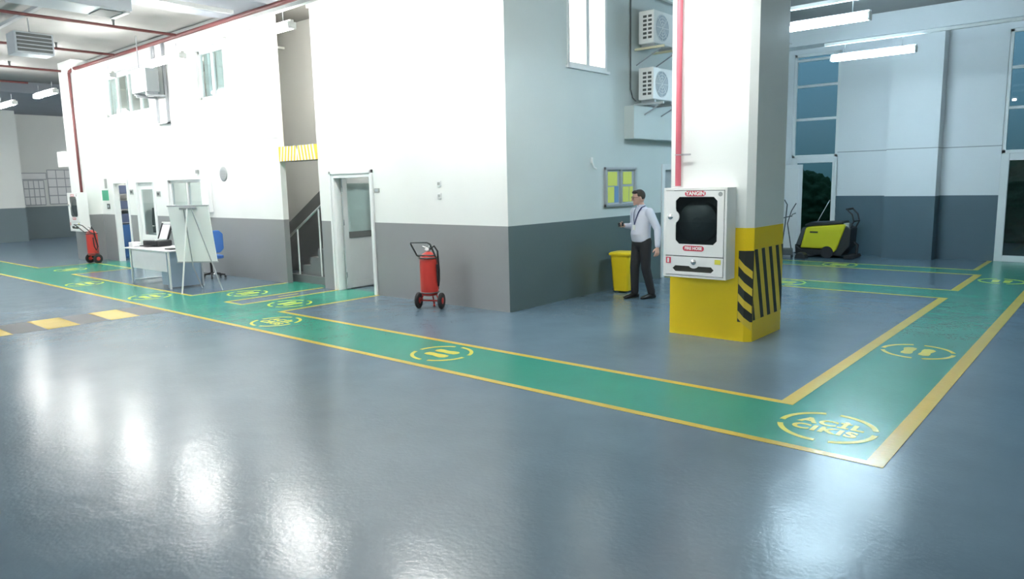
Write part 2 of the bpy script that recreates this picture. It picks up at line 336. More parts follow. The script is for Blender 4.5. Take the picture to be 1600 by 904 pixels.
# lit window, room light put into its glowing blind, side wall (rotated frame)
r = sthing('window_6', (0,2.06,3.72), PI/2); b = MB(); W = .56; hh = 1.48
for a0, a1 in ((-W,-W+.06),(W-.06,W),(-.045,.045)): b.box((a0,-.015,0),(a1,.07,hh))
b.box((-W,-.015,0),(W,.07,.06)); b.box((-W,-.015,hh-.06),(W,.07,hh)); b.build('window_frame', 'whitepvc', r, bevel=.005)
MB().box((-W-.04,-.05,-.04),(W+.04,.0,0)).build('window_sill', 'whitepvc', r)
MB().box((-W+.04,.045,.04),(W-.04,.055,hh-.04)).build('glow_pane', 'glow_pane', r)
r = sthing('window_7', (-1.1,0,4.75)); b = MB()
for a0, a1 in ((-.5,-.44),(.44,.5)): b.box((a0,.0,0),(a1,.07,.55))
b.box((-.5,0,0),(.5,.07,.06)); b.box((-.5,0,.49),(.5,.07,.55)); b.build('window_frame', 'whitepvc', r)
MB().box((-.46,.04,.04),(.46,.05,.51)).build('glow_pane', 'glow_pane', r)  # glowing sheet in place of the lit room behind

def glazed_door_frame(n, x0, x1, z1, yf, fr=.11, mid=None, bottom=.1):
    r = sthing('door_%d' % n, ((x0+x1)/2, yf, 0)); w2 = (x1-x0)/2; b = MB()
    b.box((-w2,0,0),(-w2+fr,.08,z1)); b.box((w2-fr,0,0),(w2,.08,z1)); b.box((-w2+fr,0,z1-fr),(w2-fr,.08,z1))
    if bottom: b.box((-w2+fr,0,0),(w2-fr,.08,bottom))
    if mid: b.box((-w2+fr,.01,mid-.05),(w2-fr,.07,mid+.05))
    b.build('door_frame', 'whitepvc', r, bevel=.008); return r
d = glazed_door_frame(1, 4.72, 6.6, 2.30, 10.60, fr=.15, bottom=.13); MB().box((-.82,.035,.1),(.82,.045,2.18)).build('pane', 'glass', d)
d = glazed_door_frame(2, .30, 1.42, 2.36, 10.60, fr=.13, bottom=0)
# its leaf stands open into the hall
lf = sthing('door_3', (.60,10.56,0), math.radians(-135)); b = MB(); LW = .52
b.box((0,-.025,.02),(.10,.025,2.2)); b.box((LW-.1,-.025,.02),(LW,.025,2.2)); b.box((.1,-.025,2.1),(LW-.1,.025,2.2)); b.box((.1,-.025,.02),(LW-.1,.025,.14)); b.box((.1,-.025,.95),(LW-.1,.025,1.05))
b.build('door_frame', 'whitepvc', lf, bevel=.005); MB().box((.1,-.012,.14),(LW-.1,.012,.95)).build('panel', 'white', lf); MB().box((.1,-.008,1.05),(LW-.1,.008,2.1)).build('panel', 'white', lf)
MB().tube([(LW-.05,-.03,1.0),(LW-.05,-.07,1.0),(LW-.17,-.07,1.0)], .011).build('door_handle', 'chrome', lf)

# office doors A and B: frames, B with a half-glazed closed leaf
b = MB(); fr = .09; r = sthing('door_4', (-13.7,-.02,0))
b.box((-.5,0,0),(-.5+fr,.14,2.2)); b.box((.5-fr,0,0),(.5,.14,2.2)); b.box((-.41,0,2.11),(.41,.14,2.2)); b.build('door_frame', 'whitepvc', r, bevel=.005)
b = MB(); b.box((.37,.15,.02),(.41,.95,2.1)); b.build('door_leaf', 'white', r)     # opened inwards
r = sthing('door_5', (-12.175,-.02,0)); b = MB()
b.box((-.575,0,0),(-.575+fr,.13,2.2)); b.box((.575-fr,0,0),(.575,.13,2.2)); b.box((-.485,0,2.11),(.485,.13,2.2)); b.build('door_frame', 'whitepvc', r, bevel=.005)
b = MB(); b.box((-.48,.05,.02),(-.34,.09,2.1)); b.box((.34,.05,.02),(.48,.09,2.1)); b.box((-.34,.05,1.94),(.34,.09,2.1)); b.box((-.34,.05,.02),(.34,.09,.78)); b.build('door_leaf', 'white', r, bevel=.004)
MB().box((-.34,.066,.78),(.34,.074,1.94)).build('pane', 'glass', r); MB().tube([(.40,.05,1.02),(.40,.0,1.02),(.28,.0,1.02)], .011).build('door_handle', 'chrome', r)
# door 6: grey half-glazed leaf opened inwards
r = sthing('door_6', (-3.67,-.02,0)); b = MB(); w2 = .57
b.box((-w2,0,0),(-w2+.07,.27,2.13)); b.box((w2-.05,0,0),(w2,.27,2.13)); b.box((-w2+.07,0,2.06),(w2-.05,.27,2.13)); b.box((-w2-.05,-.02,0),(-w2,0.02,2.19)); b.box((w2,-.02,0),(w2+.04,.02,2.19)); b.box((-w2-.05,-.02,2.13),(w2+.04,.02,2.19))
b.build('door_frame', 'whitepvc', r, bevel=.005)
lx = -w2+.09; b = MB(); y0, y1 = .14, 1.16
b.box((lx,y0,.02),(lx+.045,y0+.1,2.06)); b.box((lx,y1-.1,.02),(lx+.045,y1,2.06)); b.box((lx,y0+.1,1.96),(lx+.045,y1-.1,2.06)); b.box((lx,y0+.1,.02),(lx+.045,y1-.1,.14)); 
lf = b.build('door_leaf', 'doorgrey', r, bevel=.004)
MB().box((lx-.002,y0+.1,.96),(lx+.05,y1-.1,1.07)).build('mid_rail', 'dark', lf); MB().box((lx+.01,y0+.1,.14),(lx+.03,y1-.1,.96)).build('panel', 'doorgrey', lf); MB().box((lx+.015,y0+.1,1.07),(lx+.025,y1-.1,1.96)).build('pane', 'glass', lf)
for z in (.28,1.25,1.85): MB().tube([(lx+.055,y0-.01,z-.05),(lx+.055,y0-.01,z+.05)], .013).build('hinge', 'chrome', lf)
# door 7 on the side wall behind the pillar
r = sthing('door_7', (0,5.05,0), PI/2); b = MB()
b.box((-.53,-.03,0),(-.42,.1,2.2)); b.box((.42,-.03,0),(.53,.1,2.2)); b.box((-.42,-.03,2.09),(.42,.1,2.2)); b.build('door_frame', 'whitepvc', r, bevel=.005)
MB().box((-.42,.03,.01),(.42,.07,2.09)).build('door_leaf', 'doorgrey', r)

# ------------------------------------------------------------------ staircase
b = MB(); st = []
x = -6.15
for i in range(8):
    b.box((x+i*.28, .34, i*.172), (x+8*.28 if x+8*.28 < -4.52 else -4.52, 1.40, (i+1)*.172)) if x+i*.28 < -4.55 else None
sr = tag(b.build('staircase', 'stairside'), 'dark grey stair flight rising to the right behind the striped beam', 'staircase')
MB().box((-6.25,.25,0),(-4.52,.338,.15)).build('kerb', 'stairside', sr)
r = thing('handrail', 'slim metal handrail on two pale posts beside the stair flight', 'handrail', (-6.28,.3,0))
MB().tube([(-.02,0,.86),(0.0,0,.88),(1.7,0,1.82)], .022).build('rail', 'steel', r)
for px_, z0_, z1_ in ((.36,.152,1.08),(1.13,.152,1.5)):
    zb = max(z0_, .152); MB().tube([(px_,0,zb),(px_,0,z1_)], .017).build('post', 'whitepvc', r)
# hazard-striped beam over the stair foot
r = sthing('trim_7', (-5.28,.02,2.42)); MB().box((-.64,-.03,0),(.64,.28,.28)).build('beam', 'hazyel', r)
b = MB(); n = 12
for i in range(n):
    xc = -.6+i*.104; sl = .05 if i < 6 else -.05
    b.prism([(xc,-.0),(xc+.045,-.0),(xc+.045+sl,.28),(xc+sl,.28)], -.033, -.0305, 'y')
b.build('front_stripes', 'white', r)
b = MB()
for i in range(7):
    xc = -.58+i*.17; b.prism([(xc,-.03),(xc+.08,-.03),(xc+.12,.28),(xc+.04,.28)], -.003, -.0005, 'z')
b.build('underside_stripes', 'stairside', r)

# ------------------------------------------------------------------ painted floor: walkway and its yellow borders
wk = thing('painted_walkway', 'green walkway with yellow borders painted on the grey-blue floor', 'walkway')
Z1 = .0015
g = MB()
def strip(bb, x0, x1, y0, y1, z=Z1): bb.box((x0,y0,.0002),(x1,y1,z))
L, IN, OUT, YI, YO = -26.55, 4.85, 5.81, -1.95, -2.98
strip(g, L, OUT, YO, YI); strip(g, IN, OUT, YI, 10.58); strip(g, .02, IN, 4.70, 5.62); strip(g, .02, IN, 7.95, 8.72); 
strip(g, 4.6, IN, 8.72, 10.6); strip(g, -5.98, -4.74, YI, 0.24); strip(g, -4.20, -3.05, YI, .2); strip(g, -14.3, -11.9, YI, -.02)
g.v = [v for v in g.v]; g.build('green_lane', 'green', wk)
yl = MB(); T_ = .075; Z2 = .003
def line(x0, y0, x1, y1, t=T_, z=Z2):
    d = Vector((x1-x0,y1-y0)).normalized(); n_ = Vector((-d.y,d.x))*t/2; z = z+(.0006 if abs(d.y) > .5 else 0)
    p = [(x0+n_.x,y0+n_.y),(x1+n_.x,y1+n_.y),(x1-n_.x,y1-n_.y),(x0-n_.x,y0-n_.y)]; yl.prism(p, .0004, z, 'z')
line(L, YO+.037, OUT, YO+.037); line(OUT-.06, YO, OUT-.06, 10.58, .12)                         # outer edge
line(-3.05, YI, IN, YI); line(IN-.04, YI-.037, IN-.04, 4.73, .12)                           # inner corner
line(0, 4.70, IN+.01, 4.70, .06); line(0, 5.62, IN+.01, 5.62, .06); line(IN-.04, 5.59, IN-.04, 7.98, .12)
line(0, 7.95, IN+.01, 7.95, .06); line(0, 8.72, 4.68, 8.72, .06); line(4.66, 8.69, 4.66, 10.6, .09)
line(-3.05, YI-.037, -3.05, .0, .06); line(-4.22, YI, -4.22, 0, .06); line(-4.74, YI, -4.74, 0, .06); line(-4.77, YI, -4.19, YI, .06)
line(-5.98, YI-.03, -5.98, 0, .06); line(-11.9, YI, -5.95, YI); line(-11.9, YI-.03, -11.9, -.6, .06); line(L, YI, -14.3, YI); line(-14.3, YI-.03, -14.3, -.6, .06); line(-14.3, -.6, -11.9, -.6, .06)
line(-4.5, -.9, -4.47, -.9, .4)
yl.build('yellow_border', 'yellowline', wk)
# hazard strip on the floor
hz = thing('floor_hazard_strip', 'slanted yellow and dark grey blocks painted across the open floor at left', 'floor marking')
def hblock(y, m):
    MB().prism([(-5.57,y-.42),(-4.62,y-.42),(-4.62,y),(-5.57,y+.02)], .0004, .003, 'z').build('stripe_block', m, hz)
y = -3.0
for i in range(12): hblock(y-.42*i, 'chevgrey' if i % 2 == 0 else 'chevyel')

# stencilled emblems
def ring_arcs(R=.36, w=.042, segs=((8,80),(98,172),(188,262),(278,352))):
    b = MB()
    for a0, a1 in segs:
        n = 14; vs = []; 
        for i in range(n+1):
            a = math.radians(a0+(a1-a0)*i/n); vs.append(((R-w)*math.cos(a),(R-w)*math.sin(a))); 
        poly = vs+[(R*math.cos(math.radians(a1-(a1-a0)*i/n)),R*math.sin(math.radians(a1-(a1-a0)*i/n))) for i in range(n+1)]
        for i in range(n):
            a = math.radians(a0+(a1-a0)*i/n); c = math.radians(a0+(a1-a0)*(i+1)/n)
            b.prism([((R-w)*math.cos(a),(R-w)*math.sin(a)),(R*math.cos(a),R*math.sin(a)),(R*math.cos(c),R*math.sin(c)),((R-w)*math.cos(c),(R-w)*math.sin(c))], .0018, .0035, 'z')
    return b
def foot_poly(cx, mirror):
    pts = [(-.035,-.155),(0,-.175),(.035,-.155),(.042,-.10),(.034,-.02),(.048,.06),(.052,.12),(.030,.165),(-.005,.175),(-.036,.15),(-.042,.08),(-.034,-.02),(-.042,-.10)]
    return [(cx+(-x if mirror else x)*1.35, y) for x, y in pts]
def emblem(x, y, rz, kind, label, rr=10):
    r = thing('stencilled_emblem', label, 'floor marking', (x,y,0), rz, 'round yellow emblems on the walkway')
    for a, c in ((8,80),(98,172),(188,262),(278,352)): ring_arcs(segs=((a+rr,c+rr),)).build('ring_arc', 'emblem', r)
    if kind == 'foot':
        for sx_ in (-1,1): MB().prism(foot_poly(sx_*.085, sx_ < 0), .0018, .0035, 'z').build('footprint', 'emblem', r)
    else:
        text_obj('lettering', 'AC\u0130L', .17, 'emblem', r, Matrix.Translation((0.01,.085,.0028)), .0008, .008, 1.12, 1.12)
        text_obj('lettering', 'CIKIS', .17, 'emblem', r, Matrix.Translation((0,-.085,.0028)), .0008, .008, 1.1, 1.1)
    return r
emblem(5.27,-2.38,0,'text','round stencil reading AC\u0130L CIKIS at the walkway corner in front')
emblem(5.27,.68,0,'foot','round footprint stencil on the walkway arm right of the pillar')
emblem(5.27,7.2,0,'foot','round footprint stencil near the glass door at the right edge')
emblem(1.05,-2.42,-PI/2,'foot','round footprint stencil in the middle of the long walkway')
emblem(-2.36,-2.45,0,'text','round stencil with lettering left of the walkway junction')
emblem(-3.62,-1.42,0,'foot','round footprint stencil before the grey half-open door')
emblem(-5.36,-1.2,0,'foot','round footprint stencil before the stair foot')
emblem(-6.55,-2.45,PI/2,'foot','round footprint stencil on the walkway below the easel')
emblem(-9.7,-2.45,PI/2,'foot','round footprint stencil on the walkway left of the white desk')
emblem(-13.1,-1.6,0,'foot','round footprint stencil before the far office doors')
emblem(2.2,5.17,PI/2,'foot','round footprint stencil half hidden behind the yellow pillar')
emblem(2.2,8.4,PI/2,'foot','round footprint stencil in front of the yellow scrubbing machine')

# ------------------------------------------------------------------ luminaires
def make_light(label, lm, group, Lh=.7):
    r = thing('ceiling_light', label, 'light', (0,0,0), 0, group)
    for s_ in (-1,1): MB().box((s_*Lh,-.07,0),(s_*(Lh+.03),.07,.10)).build('end_cap', 'white', r)
    MB().box((-Lh-.03,-.03,.08),(Lh+.03,.03,.13)).build('housing', 'white', r)
    for yy in (-.045,.045): MB().tube([(-Lh,yy,.035),(Lh,yy,.035)], .032, 10).build('tube', lm, r)
    for xx in (-Lh*.7,Lh*.7): MB().tube([(xx,0,.14),(xx,0,.30)], .006, 6).build('hanger', 'greym', r)
    return r
l0 = make_light('long white tube light, far left, lowest in the photo of its row', 'lampn', 'tube lights along the office front')
ROW = [(-17.3,'long white tube light at the far left edge of its row'),(-14.1,'tube light left of the far pillar, next to the wall corner'),(-10.6,'tube light above the left pair of office doors'),(-7.4,'tube light over the outdoor unit on the office front'),(-3.8,'tube light above the stair opening'),(-.4,'tube light above the front corner of the office block'),(2.9,'added tube light above the frame, brightening the yellow pillar')]  # last tube is added out of view to light the pillar front
for i, (x, lb) in enumerate(ROW):
    if i == 0: l0.location = (x,-1.4,4.32); l0['label'] = lb
    else: dup(l0, (x,-1.4,4.32), 0, lb)
tr = tag(MB().box((-4.3,-1.44,4.62),(4.0,-1.36,4.68)).build('lighting_trunking', 'white'), 'thin white trunking carrying the tube lights along the office front', 'trunking')
l1 = make_light('bright tube light nearer the pillar, upper of two at right', 'lampc', 'tube lights of the entrance bay'); l1.location = (3.2,3.3,4.06)
dup(l1, (3.05,6.85,4.06), 0, 'bright tube light nearer the back wall, lower of two at right')

for yy, lb in ((3.3,'white trunking over the upper right tube light'),(6.85,'white trunking over the lower right tube light')):
    tag(MB().box((2.2,yy-.035,4.36),(12.7,yy+.035,4.41)).build('lighting_trunking', 'white'), lb, 'trunking')
l2 = make_light('tube light of the hall behind the viewer', 'lamph', 'tube lights of the open hall', 1.2); l2.location = (-8,-12,4.5)
l3 = make_light('added tube light outside the frame, brightening the far left hall', 'lampn', 'added tube lights of the far left hall', 1.2); l3.location = (-24,-3.5,4.4); l3.rotation_euler = (0,0,PI/2)  # unseen tubes added to brighten the far left walls
for p_ in ((-24,-7,4.4),(-21.5,5.2,4.4)): dup(l3, p_)
for x in (-20,-14,-2,4):
    dup(l2, (x,-12,4.5), 0)
for x in (-20,-11,-2,7): dup(l2, (x,-17,4.5), 0)
for x in (-11,-8): dup(l3, (x,-8.5,4.4), 0, 'added neutral tube light left of the viewer, brightening the office front')['group'] = 'added tube lights left of the viewer'  # unseen tubes added for the surfaces facing the camera at left
dup(l2, (9.8,-3.5,4.5), PI/2, 'added tube light beyond the right edge, brightening the right-hand faces')['group'] = 'added tube lights right of the viewer'  # unseen tube added to lift the right-hand sides of pillar and wall

# ------------------------------------------------------------------ ceiling services
def branch(x, y0, lb):
    r = thing('sprinkler_pipe', lb, 'pipe', (x,0,5.22), 0, 'red sprinkler branch pipes under the ceiling')
    MB().tube([(0,y0,0),(0,-.34,0)], .03, 10).build('pipe', 'redpipe', r)
    for yy in (-1.6,-4.2,-6.6):
        if yy > y0: MB().tube([(0,yy,.03),(0,yy,.09),(0,yy,.14)], [.022,.022,.035], 8).build('sprinkler_head', 'dark', r)
    return r
branch(-9.1,-8,'red sprinkler pipe nearest the viewer, crossing the ceiling at top left')
branch(-12.4,-8,'second red sprinkler pipe, ending at the grille box')
branch(-15.9,-8,'third red sprinkler pipe, short of the far pillar')
branch(-18.9,-8,'fourth red sprinkler pipe beyond the office block'); 
tag(MB().tube([(-4.5,-.28,5.22),(-15.0,-.28,5.22),(-15.12,-.36,5.2),(-15.15,-.46,5.1)], .045, 10).build('sprinkler_main', 'redpipe'), 'purple-red main pipe running along the top of the office front', 'pipe')
tag(MB().tube([(-15.15,-.46,5.1),(-15.15,-.46,1.90)], .035, 10).build('riser_pipe', 'redpipe'), 'red riser pipe down the far left pillar to its cabinet', 'pipe')
r = thing('riser_pipe', 'thick red riser pipe down the main pillar to the hose cabinet', 'pipe', (2.73,.0,0))
MB().tube([(0,.0,CEIL-.01),(0,.0,1.83)], .034, 14).build('pipe', 'pinkred', r); 
b = MB(); b.torus((0,0,2.2), .036, .006, 'z', 20, 6); b.box((.03,-.006,2.19),(.16,.006,2.21)); b.box((.02,.035,2.19),(.03,.07,2.21)); b.build('clamp', 'greym', r)
r = thing('air_grille_box', 'grey louvred ventilation box hanging at the left edge of the ceiling', 'vent', (-10.5,-2.7,4.9))
MB().box((-.25,-.35,-.2),(.25,.35,.22)).build('casing', 'duct', r, bevel=.01)
for i in range(5): MB().box((.252,-.31,-.16+i*.075),(.275,.31,-.11+i*.075)).build('louvre', 'dark', r)
MB().tube([(0,0,.22),(0,0,.54)], .012, 8).build('hanger', 'greym', r)
r = thing('supply_duct', 'grey rectangular air duct under the ceiling at the top', 'duct', (-6.5,-2.9,4.95))
MB().box((-.35,-1.2,-.05),(.35,.45,.24)).build('casing', 'duct', r, bevel=.01); MB().box((-.30,.0,-.062),(.22,.35,-.052)).build('grille', 'dark', r); MB().box((-.33,.36,-.075),(.3,.43,-.05)).build('rim', 'white', r)
tag(MB().box((-20,-3.06,5.30),(-7.31,-2.98,5.36)).build('cable_tray', 'greym'), 'thin grey cable tray along the left part of the ceiling', 'cable tray')
tag(MB().box((-5.56,-9,4.98),(-5.46,-1.0,5.04)).build('cable_tray', 'alu'), 'bright metal cable tray running towards the stair opening', 'cable tray')
tag(MB().tube([(-10.9,-.42,CEIL),(-10.9,-.42,4.7)], .012, 6).build('hanging_rod', 'greym'), 'thin hanging rod above the outdoor unit on the office front', 'rod')
tag(MB().box((.35,3.5,5.02),(.42,10.3,5.06)).build('lighting_trunking', 'white'), 'pale trunking running back along the side wall above the outdoor units', 'trunking')

# ------------------------------------------------------------------ outdoor units
def make_ac(label, loc, rz, cm='white'):
    r = thing('outdoor_unit', label, 'air conditioner', loc, rz, None)
    MB().box((-.40,-.30,0),(.40,0,.55)).build('casing', cm, r, bevel=.015)
    b = MB(); c = (-.10,-.305,.275)
    for R_ in (.22,.17,.12,.07): b.torus(c, R_, .005, 'y', 32, 6)
    for k in range(8):
        a = k*PI/4; b.box((c[0]-.004,-.309,c[2]),(c[0]+.004,-.301,c[2]+.22), Matrix.Translation(c) @ Matrix.Rotation(a,4,'Y') @ Matrix.Translation((-c[0],-c[1],-c[2])))
    b.build('fan_guard', 'white', r)
    T = Matrix.Translation((-.10,-.302,.275)) @ Matrix.Rotation(PI/2,4,'X'); MB().lathe([(.228,-.001),(.228,.002)], 36, T).build('fan_opening', 'paperg', r)
    f = MB(); 
    for k in range(5):
        a = 2*PI*k/5; f.add([(0,0,0),(.2*math.cos(a-.3),.2*math.sin(a-.3),.003),(.2*math.cos(a+.3),.2*math.sin(a+.3),.006)], [(0,1,2)], Matrix.Translation((-.10,-.303,.275)) @ Matrix.Rotation(PI/2,4,'X'))
    b = MB()
    for i in range(6):
        for j in range(2): b.box((-.402,-.26+j*.10,.08+i*.07),(-.399,-.19+j*.10,.12+i*.07))
    b.build('side_grille', 'dark', r)
    for xx in (-.3,.3): MB().box((xx-.03,-.28,-.04),(xx+.03,-.02,0)).build('foot', 'greym', r)
    return r
def bracket(label, loc, rz, m='steel'):
    r = thing('wall_bracket', label, 'bracket', loc, rz)
    for xx in (-.3,.3):
        MB().box((xx-.02,-.45,-.08),(xx+.02,.13,-.042)).build('arm', m, r); b = MB(); b.add([], []); MB().tube([(xx,-.40,-.08),(xx,.1,-.33)], .012, 8).build('strut', 'greym', r)
    return r
make_ac('white outdoor unit on brackets, lower of two on the side wall', (.13,3.84,3.30), PI/2)
bracket('steel bracket carrying the lower outdoor unit', (.13,3.84,3.30), PI/2)
make_ac('white outdoor unit on a pale shelf, upper of two on the side wall', (.13,3.84,4.25), PI/2)
bracket('beige bracket carrying the upper outdoor unit', (.13,3.84,4.25), PI/2, 'beige')  # beige tone on this bracket only
make_ac('white outdoor unit on a steel stand between the upper windows', (-10.75,-.22,4.15), 0, 'dimgrey')
r = thing('unit_stand', 'grey steel stand hung on the office front below the outdoor unit', 'stand', (-10.75,-.08,3.46))
for xx in (-.22,.30): MB().box((xx-.03,0,0),(xx+.03,.06,1.85)).build('post', 'greym', r)
MB().box((-.25,0,0),(.33,.06,.03)).build('cross_bar', 'greym', r); MB().box((-.25,0,1.82),(.33,.06,1.88)).build('cross_bar', 'greym', r)
for xx in (-.22,.30): MB().box((xx-.02,-.42,.60),(xx+.02,0,.645)).build('arm', 'greym', r)
tag(MB().tube([(.02,3.36,CEIL),(.02,3.36,3.5),(.05,3.38,3.35),(.10,3.42,3.28)], .012, 8).build('refrigerant_pipe', 'dark'), 'dark thin pipe down the side wall beside the outdoor units', 'pipe')
tag(MB().tube([(-10.3,-.04,4.0),(-10.0,-.03,3.8),(-9.9,-.02,3.5)], .012, 8).build('drain_hose', 'white'), 'white drain hose curving down right of the outdoor unit stand', 'hose')

# ------------------------------------------------------------------ curtains in the upper windows
def curtain(x0, x1, z0, z1, y, label, folds=3):
    n = folds*8; ring0 = []; b = MB(); vs = []; 
    for i in range(n+1):
        x = x0+(x1-x0)*i/n; yy = y+.022*math.sin(i/n*folds*2*PI); vs += [(x,yy,z0),(x,yy,z1),(x,yy+.006,z0),(x,yy+.006,z1)]
    fs = []
    for i in range(n):
        a = i*4; c = a+4; fs += [(a,c,c+1,a+1),(a+2,a+3,c+3,c+2),(a+1,c+1,c+3,a+3),(a,a+2,c+2,c)]
    b.add(vs, fs, None, True); return tag(b.build('curtain', 'curtain'), label, 'curtain', 'curtains behind the upper windows')
curtain(-14.0,-13.5,3.0+.86,4.96,.146,'leftmost beige curtain strip of the far upper window')
curtain(-13.1,-12.8,3.86,4.96,.146,'second beige curtain strip of the far upper window')
curtain(-11.95,-11.55,3.86,4.96,.146,'rightmost beige curtain strip of the far upper window, behind the outdoor unit')
curtain(-8.9,-8.5,3.86,4.96,.146,'left beige curtain of the upper window beside the stair opening')
curtain(-8.36,-7.9,3.86,4.96,.146,'right beige curtain of the upper window beside the stair opening')
for x0, x1, lb in ((-14.1,-11.4,'white curtain rail box over the far upper window'),(-9.4,-7.6,'white curtain rail box over the upper window by the stair opening')):
    tag(MB().box((x0,-.10,4.92),(x1,0,4.99)).build('rail_box', 'white', bevel=.008), lb, 'rail')

# ------------------------------------------------------------------ fire hose cabinets
def make_cabinet(label, loc):
    """front at local y = 0, body behind it; local x 0..0.80, z 0..1.06"""
    r = thing('hose_cabinet', label, 'fire cabinet', loc)
    W, Hh, D = .80, 1.06, .245
    b = MB(); b.box((0,D-.01,0),(W,D,Hh)); b.box((0,.0,0),(.012,D-.01,Hh)); b.box((W-.012,0,0),(W,D-.01,Hh)); b.box((.012,0,0),(W-.012,D-.01,.012)); b.box((.012,0,Hh-.012),(W-.012,D-.01,Hh))
    b.box((.012,.0,0.012),(.03,.02,Hh-.012)); b.box((W-.03,0,.012),(W-.012,.02,Hh-.012)); b.box((.03,0,.012),(W-.03,.02,.03)); b.box((.03,0,Hh-.03),(W-.03,.02,Hh-.012))
    b.build('casing', 'white', r, bevel=.004)
    MB().box((.013,D-.016,.013),(W-.013,D-.0105,Hh-.013)).build('back_panel', 'cabin', r)
    # upper door, a plate with a chamfered window opening and a notch round the lock
    x0, x1, z0, z1 = .16,.685,.40,.955; ch = .045
    hole = [(x0+ch,z0),(x1-ch,z0),(x1,z0+ch),(x1,z1-ch),(x1-ch,z1),(x0+ch,z1),(x0,z1-ch)]
    zc = .72; hole += [(x0,zc+.10)]+[(x0-.028+.075*math.cos(a),zc+.075*math.sin(a)) for a in [math.radians(q) for q in (62,40,20,0,-20,-40,-62)]]+[(x0,zc-.10),(x0,z0+ch)]
    def plate(outer, hole, y0, y1):
        bm = bmesh.new(); 
        def lp(ps): 
            vs = [bm.verts.new((p[0],y0,p[1])) for p in ps]; return [bm.edges.new((vs[i],vs[(i+1)%len(vs)])) for i in range(len(vs))]
        e = lp(outer)+lp(hole); bmesh.ops.triangle_fill(bm, use_beauty=True, use_dissolve=False, edges=e)
        g_ = bmesh.ops.extrude_face_region(bm, geom=bm.faces[:]); bmesh.ops.translate(bm, verts=[v for v in g_['geom'] if isinstance(v, bmesh.types.BMVert)], vec=(0,y1-y0,0))
        b_ = MB(); bm.verts.ensure_lookup_table(); bm.verts.index_update(); b_.add([v.co.copy() for v in bm.verts], [[v.index for v in f.verts] for f in bm.faces]); bm.free(); return b_
    d = plate([(.035,.262),(.765,.262),(.765,1.025),(.035,1.025)], hole, -.006, .006).build('door', 'white', r)
    MB().box((x0-.01,.008,z0-.01),(x1+.01,.012,z1+.01)).build('pane', 'glassd', d)
    s0, s1, sz0, sz1 = .125,.655,.072,.142
    zc2, xc2 = .19, .40
    slot = [(s0+.035,sz0),(s1-.035,sz0),(s1,(sz0+sz1)/2),(s1-.035,sz1)]+[(xc2+.075*math.cos(a),zc2+.0+.075*math.sin(a)) for a in [math.radians(q) for q in (-40,-60,-80,-100,-120,-140)]]+[(s0+.035,sz1),(s0,(sz0+sz1)/2)]
    d2 = plate([(.035,.035),(.765,.035),(.765,.252),(.035,.252)], slot, -.006, .006).build('lower_flap', 'white', r)
    MB().box((s0-.01,.010,sz0-.01),(s1+.01,.02,sz1+.01)).build('slot_backing', 'hazblack', d2)
    for cx_, cz_, pa in ((.095,zc,d),(xc2,zc2,d2)):
        T = Matrix.Translation((cx_,-.006,cz_)) @ Matrix.Rotation(PI/2,4,'X'); MB().lathe([(.034,0),(.034,.004),(.028,.008),(.014,.009),(.012,.018),(.004,.019)], 20, T).build('lock', 'chrome', pa)
    T = Matrix.Translation((.72,-.006,.985)) @ Matrix.Rotation(PI/2,4,'X'); b = MB(); b.lathe([(.026,0),(.026,.001)], 20, T); b.build('emblem', 'ventm', d)
    # red printed plaques with the words
    def plaque(cx_, cz_, w_, h_, words, par, sz):
        n_ = 8; R_ = h_/2; poly = [(cx_+w_/2-R_+R_*math.cos(a), cz_+R_*math.sin(a)) for a in [-PI/2+PI*i/n_ for i in range(n_+1)]]+[(cx_-w_/2+R_+R_*math.cos(a), cz_+R_*math.sin(a)) for a in [PI/2+PI*i/n_ for i in range(n_+1)]]
        p = MB().prism(poly, -.0085, -.0062, 'y').build('plaque', 'redsign', par)
        T = Matrix.Translation((cx_,-.0095,cz_)) @ Matrix.Rotation(PI/2,4,'X'); text_obj('lettering', words, sz, 'white', p, T, .0006, .0022, 1.0, 1.0)
    plaque(.41, .993, .26, .062, 'YANGIN', d, .062); plaque(.395, .352, .27, .062, 'FIRE HOSE', d, .048)
    p = MB().box((.04,-.0085,.165),(.105,-.0062,.238)).build('hydrant_sticker', 'redsign', d2); MB().box((.058,-.0095,.175),(.084,-.0087,.228)).build('pictogram', 'white', p)
    MB().box((.665,-.0085,.178),(.738,-.0062,.232)).build('inspection_sticker', 'yellowst', d2)
    # hose reel seen through the glass
    T = Matrix.Translation((.42,.10,.66)) @ Matrix.Rotation(PI/2,4,'X')
    rl = MB().lathe([(.24,-.06),(.24,-.05),(.09,-.045),(.09,.045),(.24,.05),(.24,.06),(.07,.065),(.06,.07)], 32, T).build('hose_reel', 'reelgrey', r)
    b = MB(); [b.torus((.42,.10-.035+.0175*k,.66), .12+.022*(j), .010, 'y', 30, 6) for k in range(5) for j in range(2)]; b.build('hose', 'rubber', rl)
    return r
make_cabinet('white YANGIN hose cabinet with octagonal window on the yellow pillar', (2.64,-.18,.75))
c2 = make_cabinet('white hose cabinet on the far left pillar behind a red extinguisher', (-15.72,-.65,.83))

# corner guard with hazard stripes on the pillar
r = thing('hazard_corner_plate', 'black and yellow striped plate wrapped round the pillar corner', 'warning plate', (3.6,0,0))
def clip(poly, lo, hi, ax):
    for s_, v in ((1,lo),(-1,hi)):
        out = []
        for i in range(len(poly)):
            p, q = poly[i], poly[(i+1)%len(poly)]; a, c = s_*(p[ax]-v), s_*(q[ax]-v)
            if a >= 0: out.append(p)
            if a*c < 0: t = a/(a-c); out.append((p[0]+(q[0]-p[0])*t, p[1]+(q[1]-p[1])*t))
        poly = out
        if not poly: return []
    return poly
fb = MB(); fb.box((-.075,.062,.235),(-.038,.069,1.07)); 
Tc = None
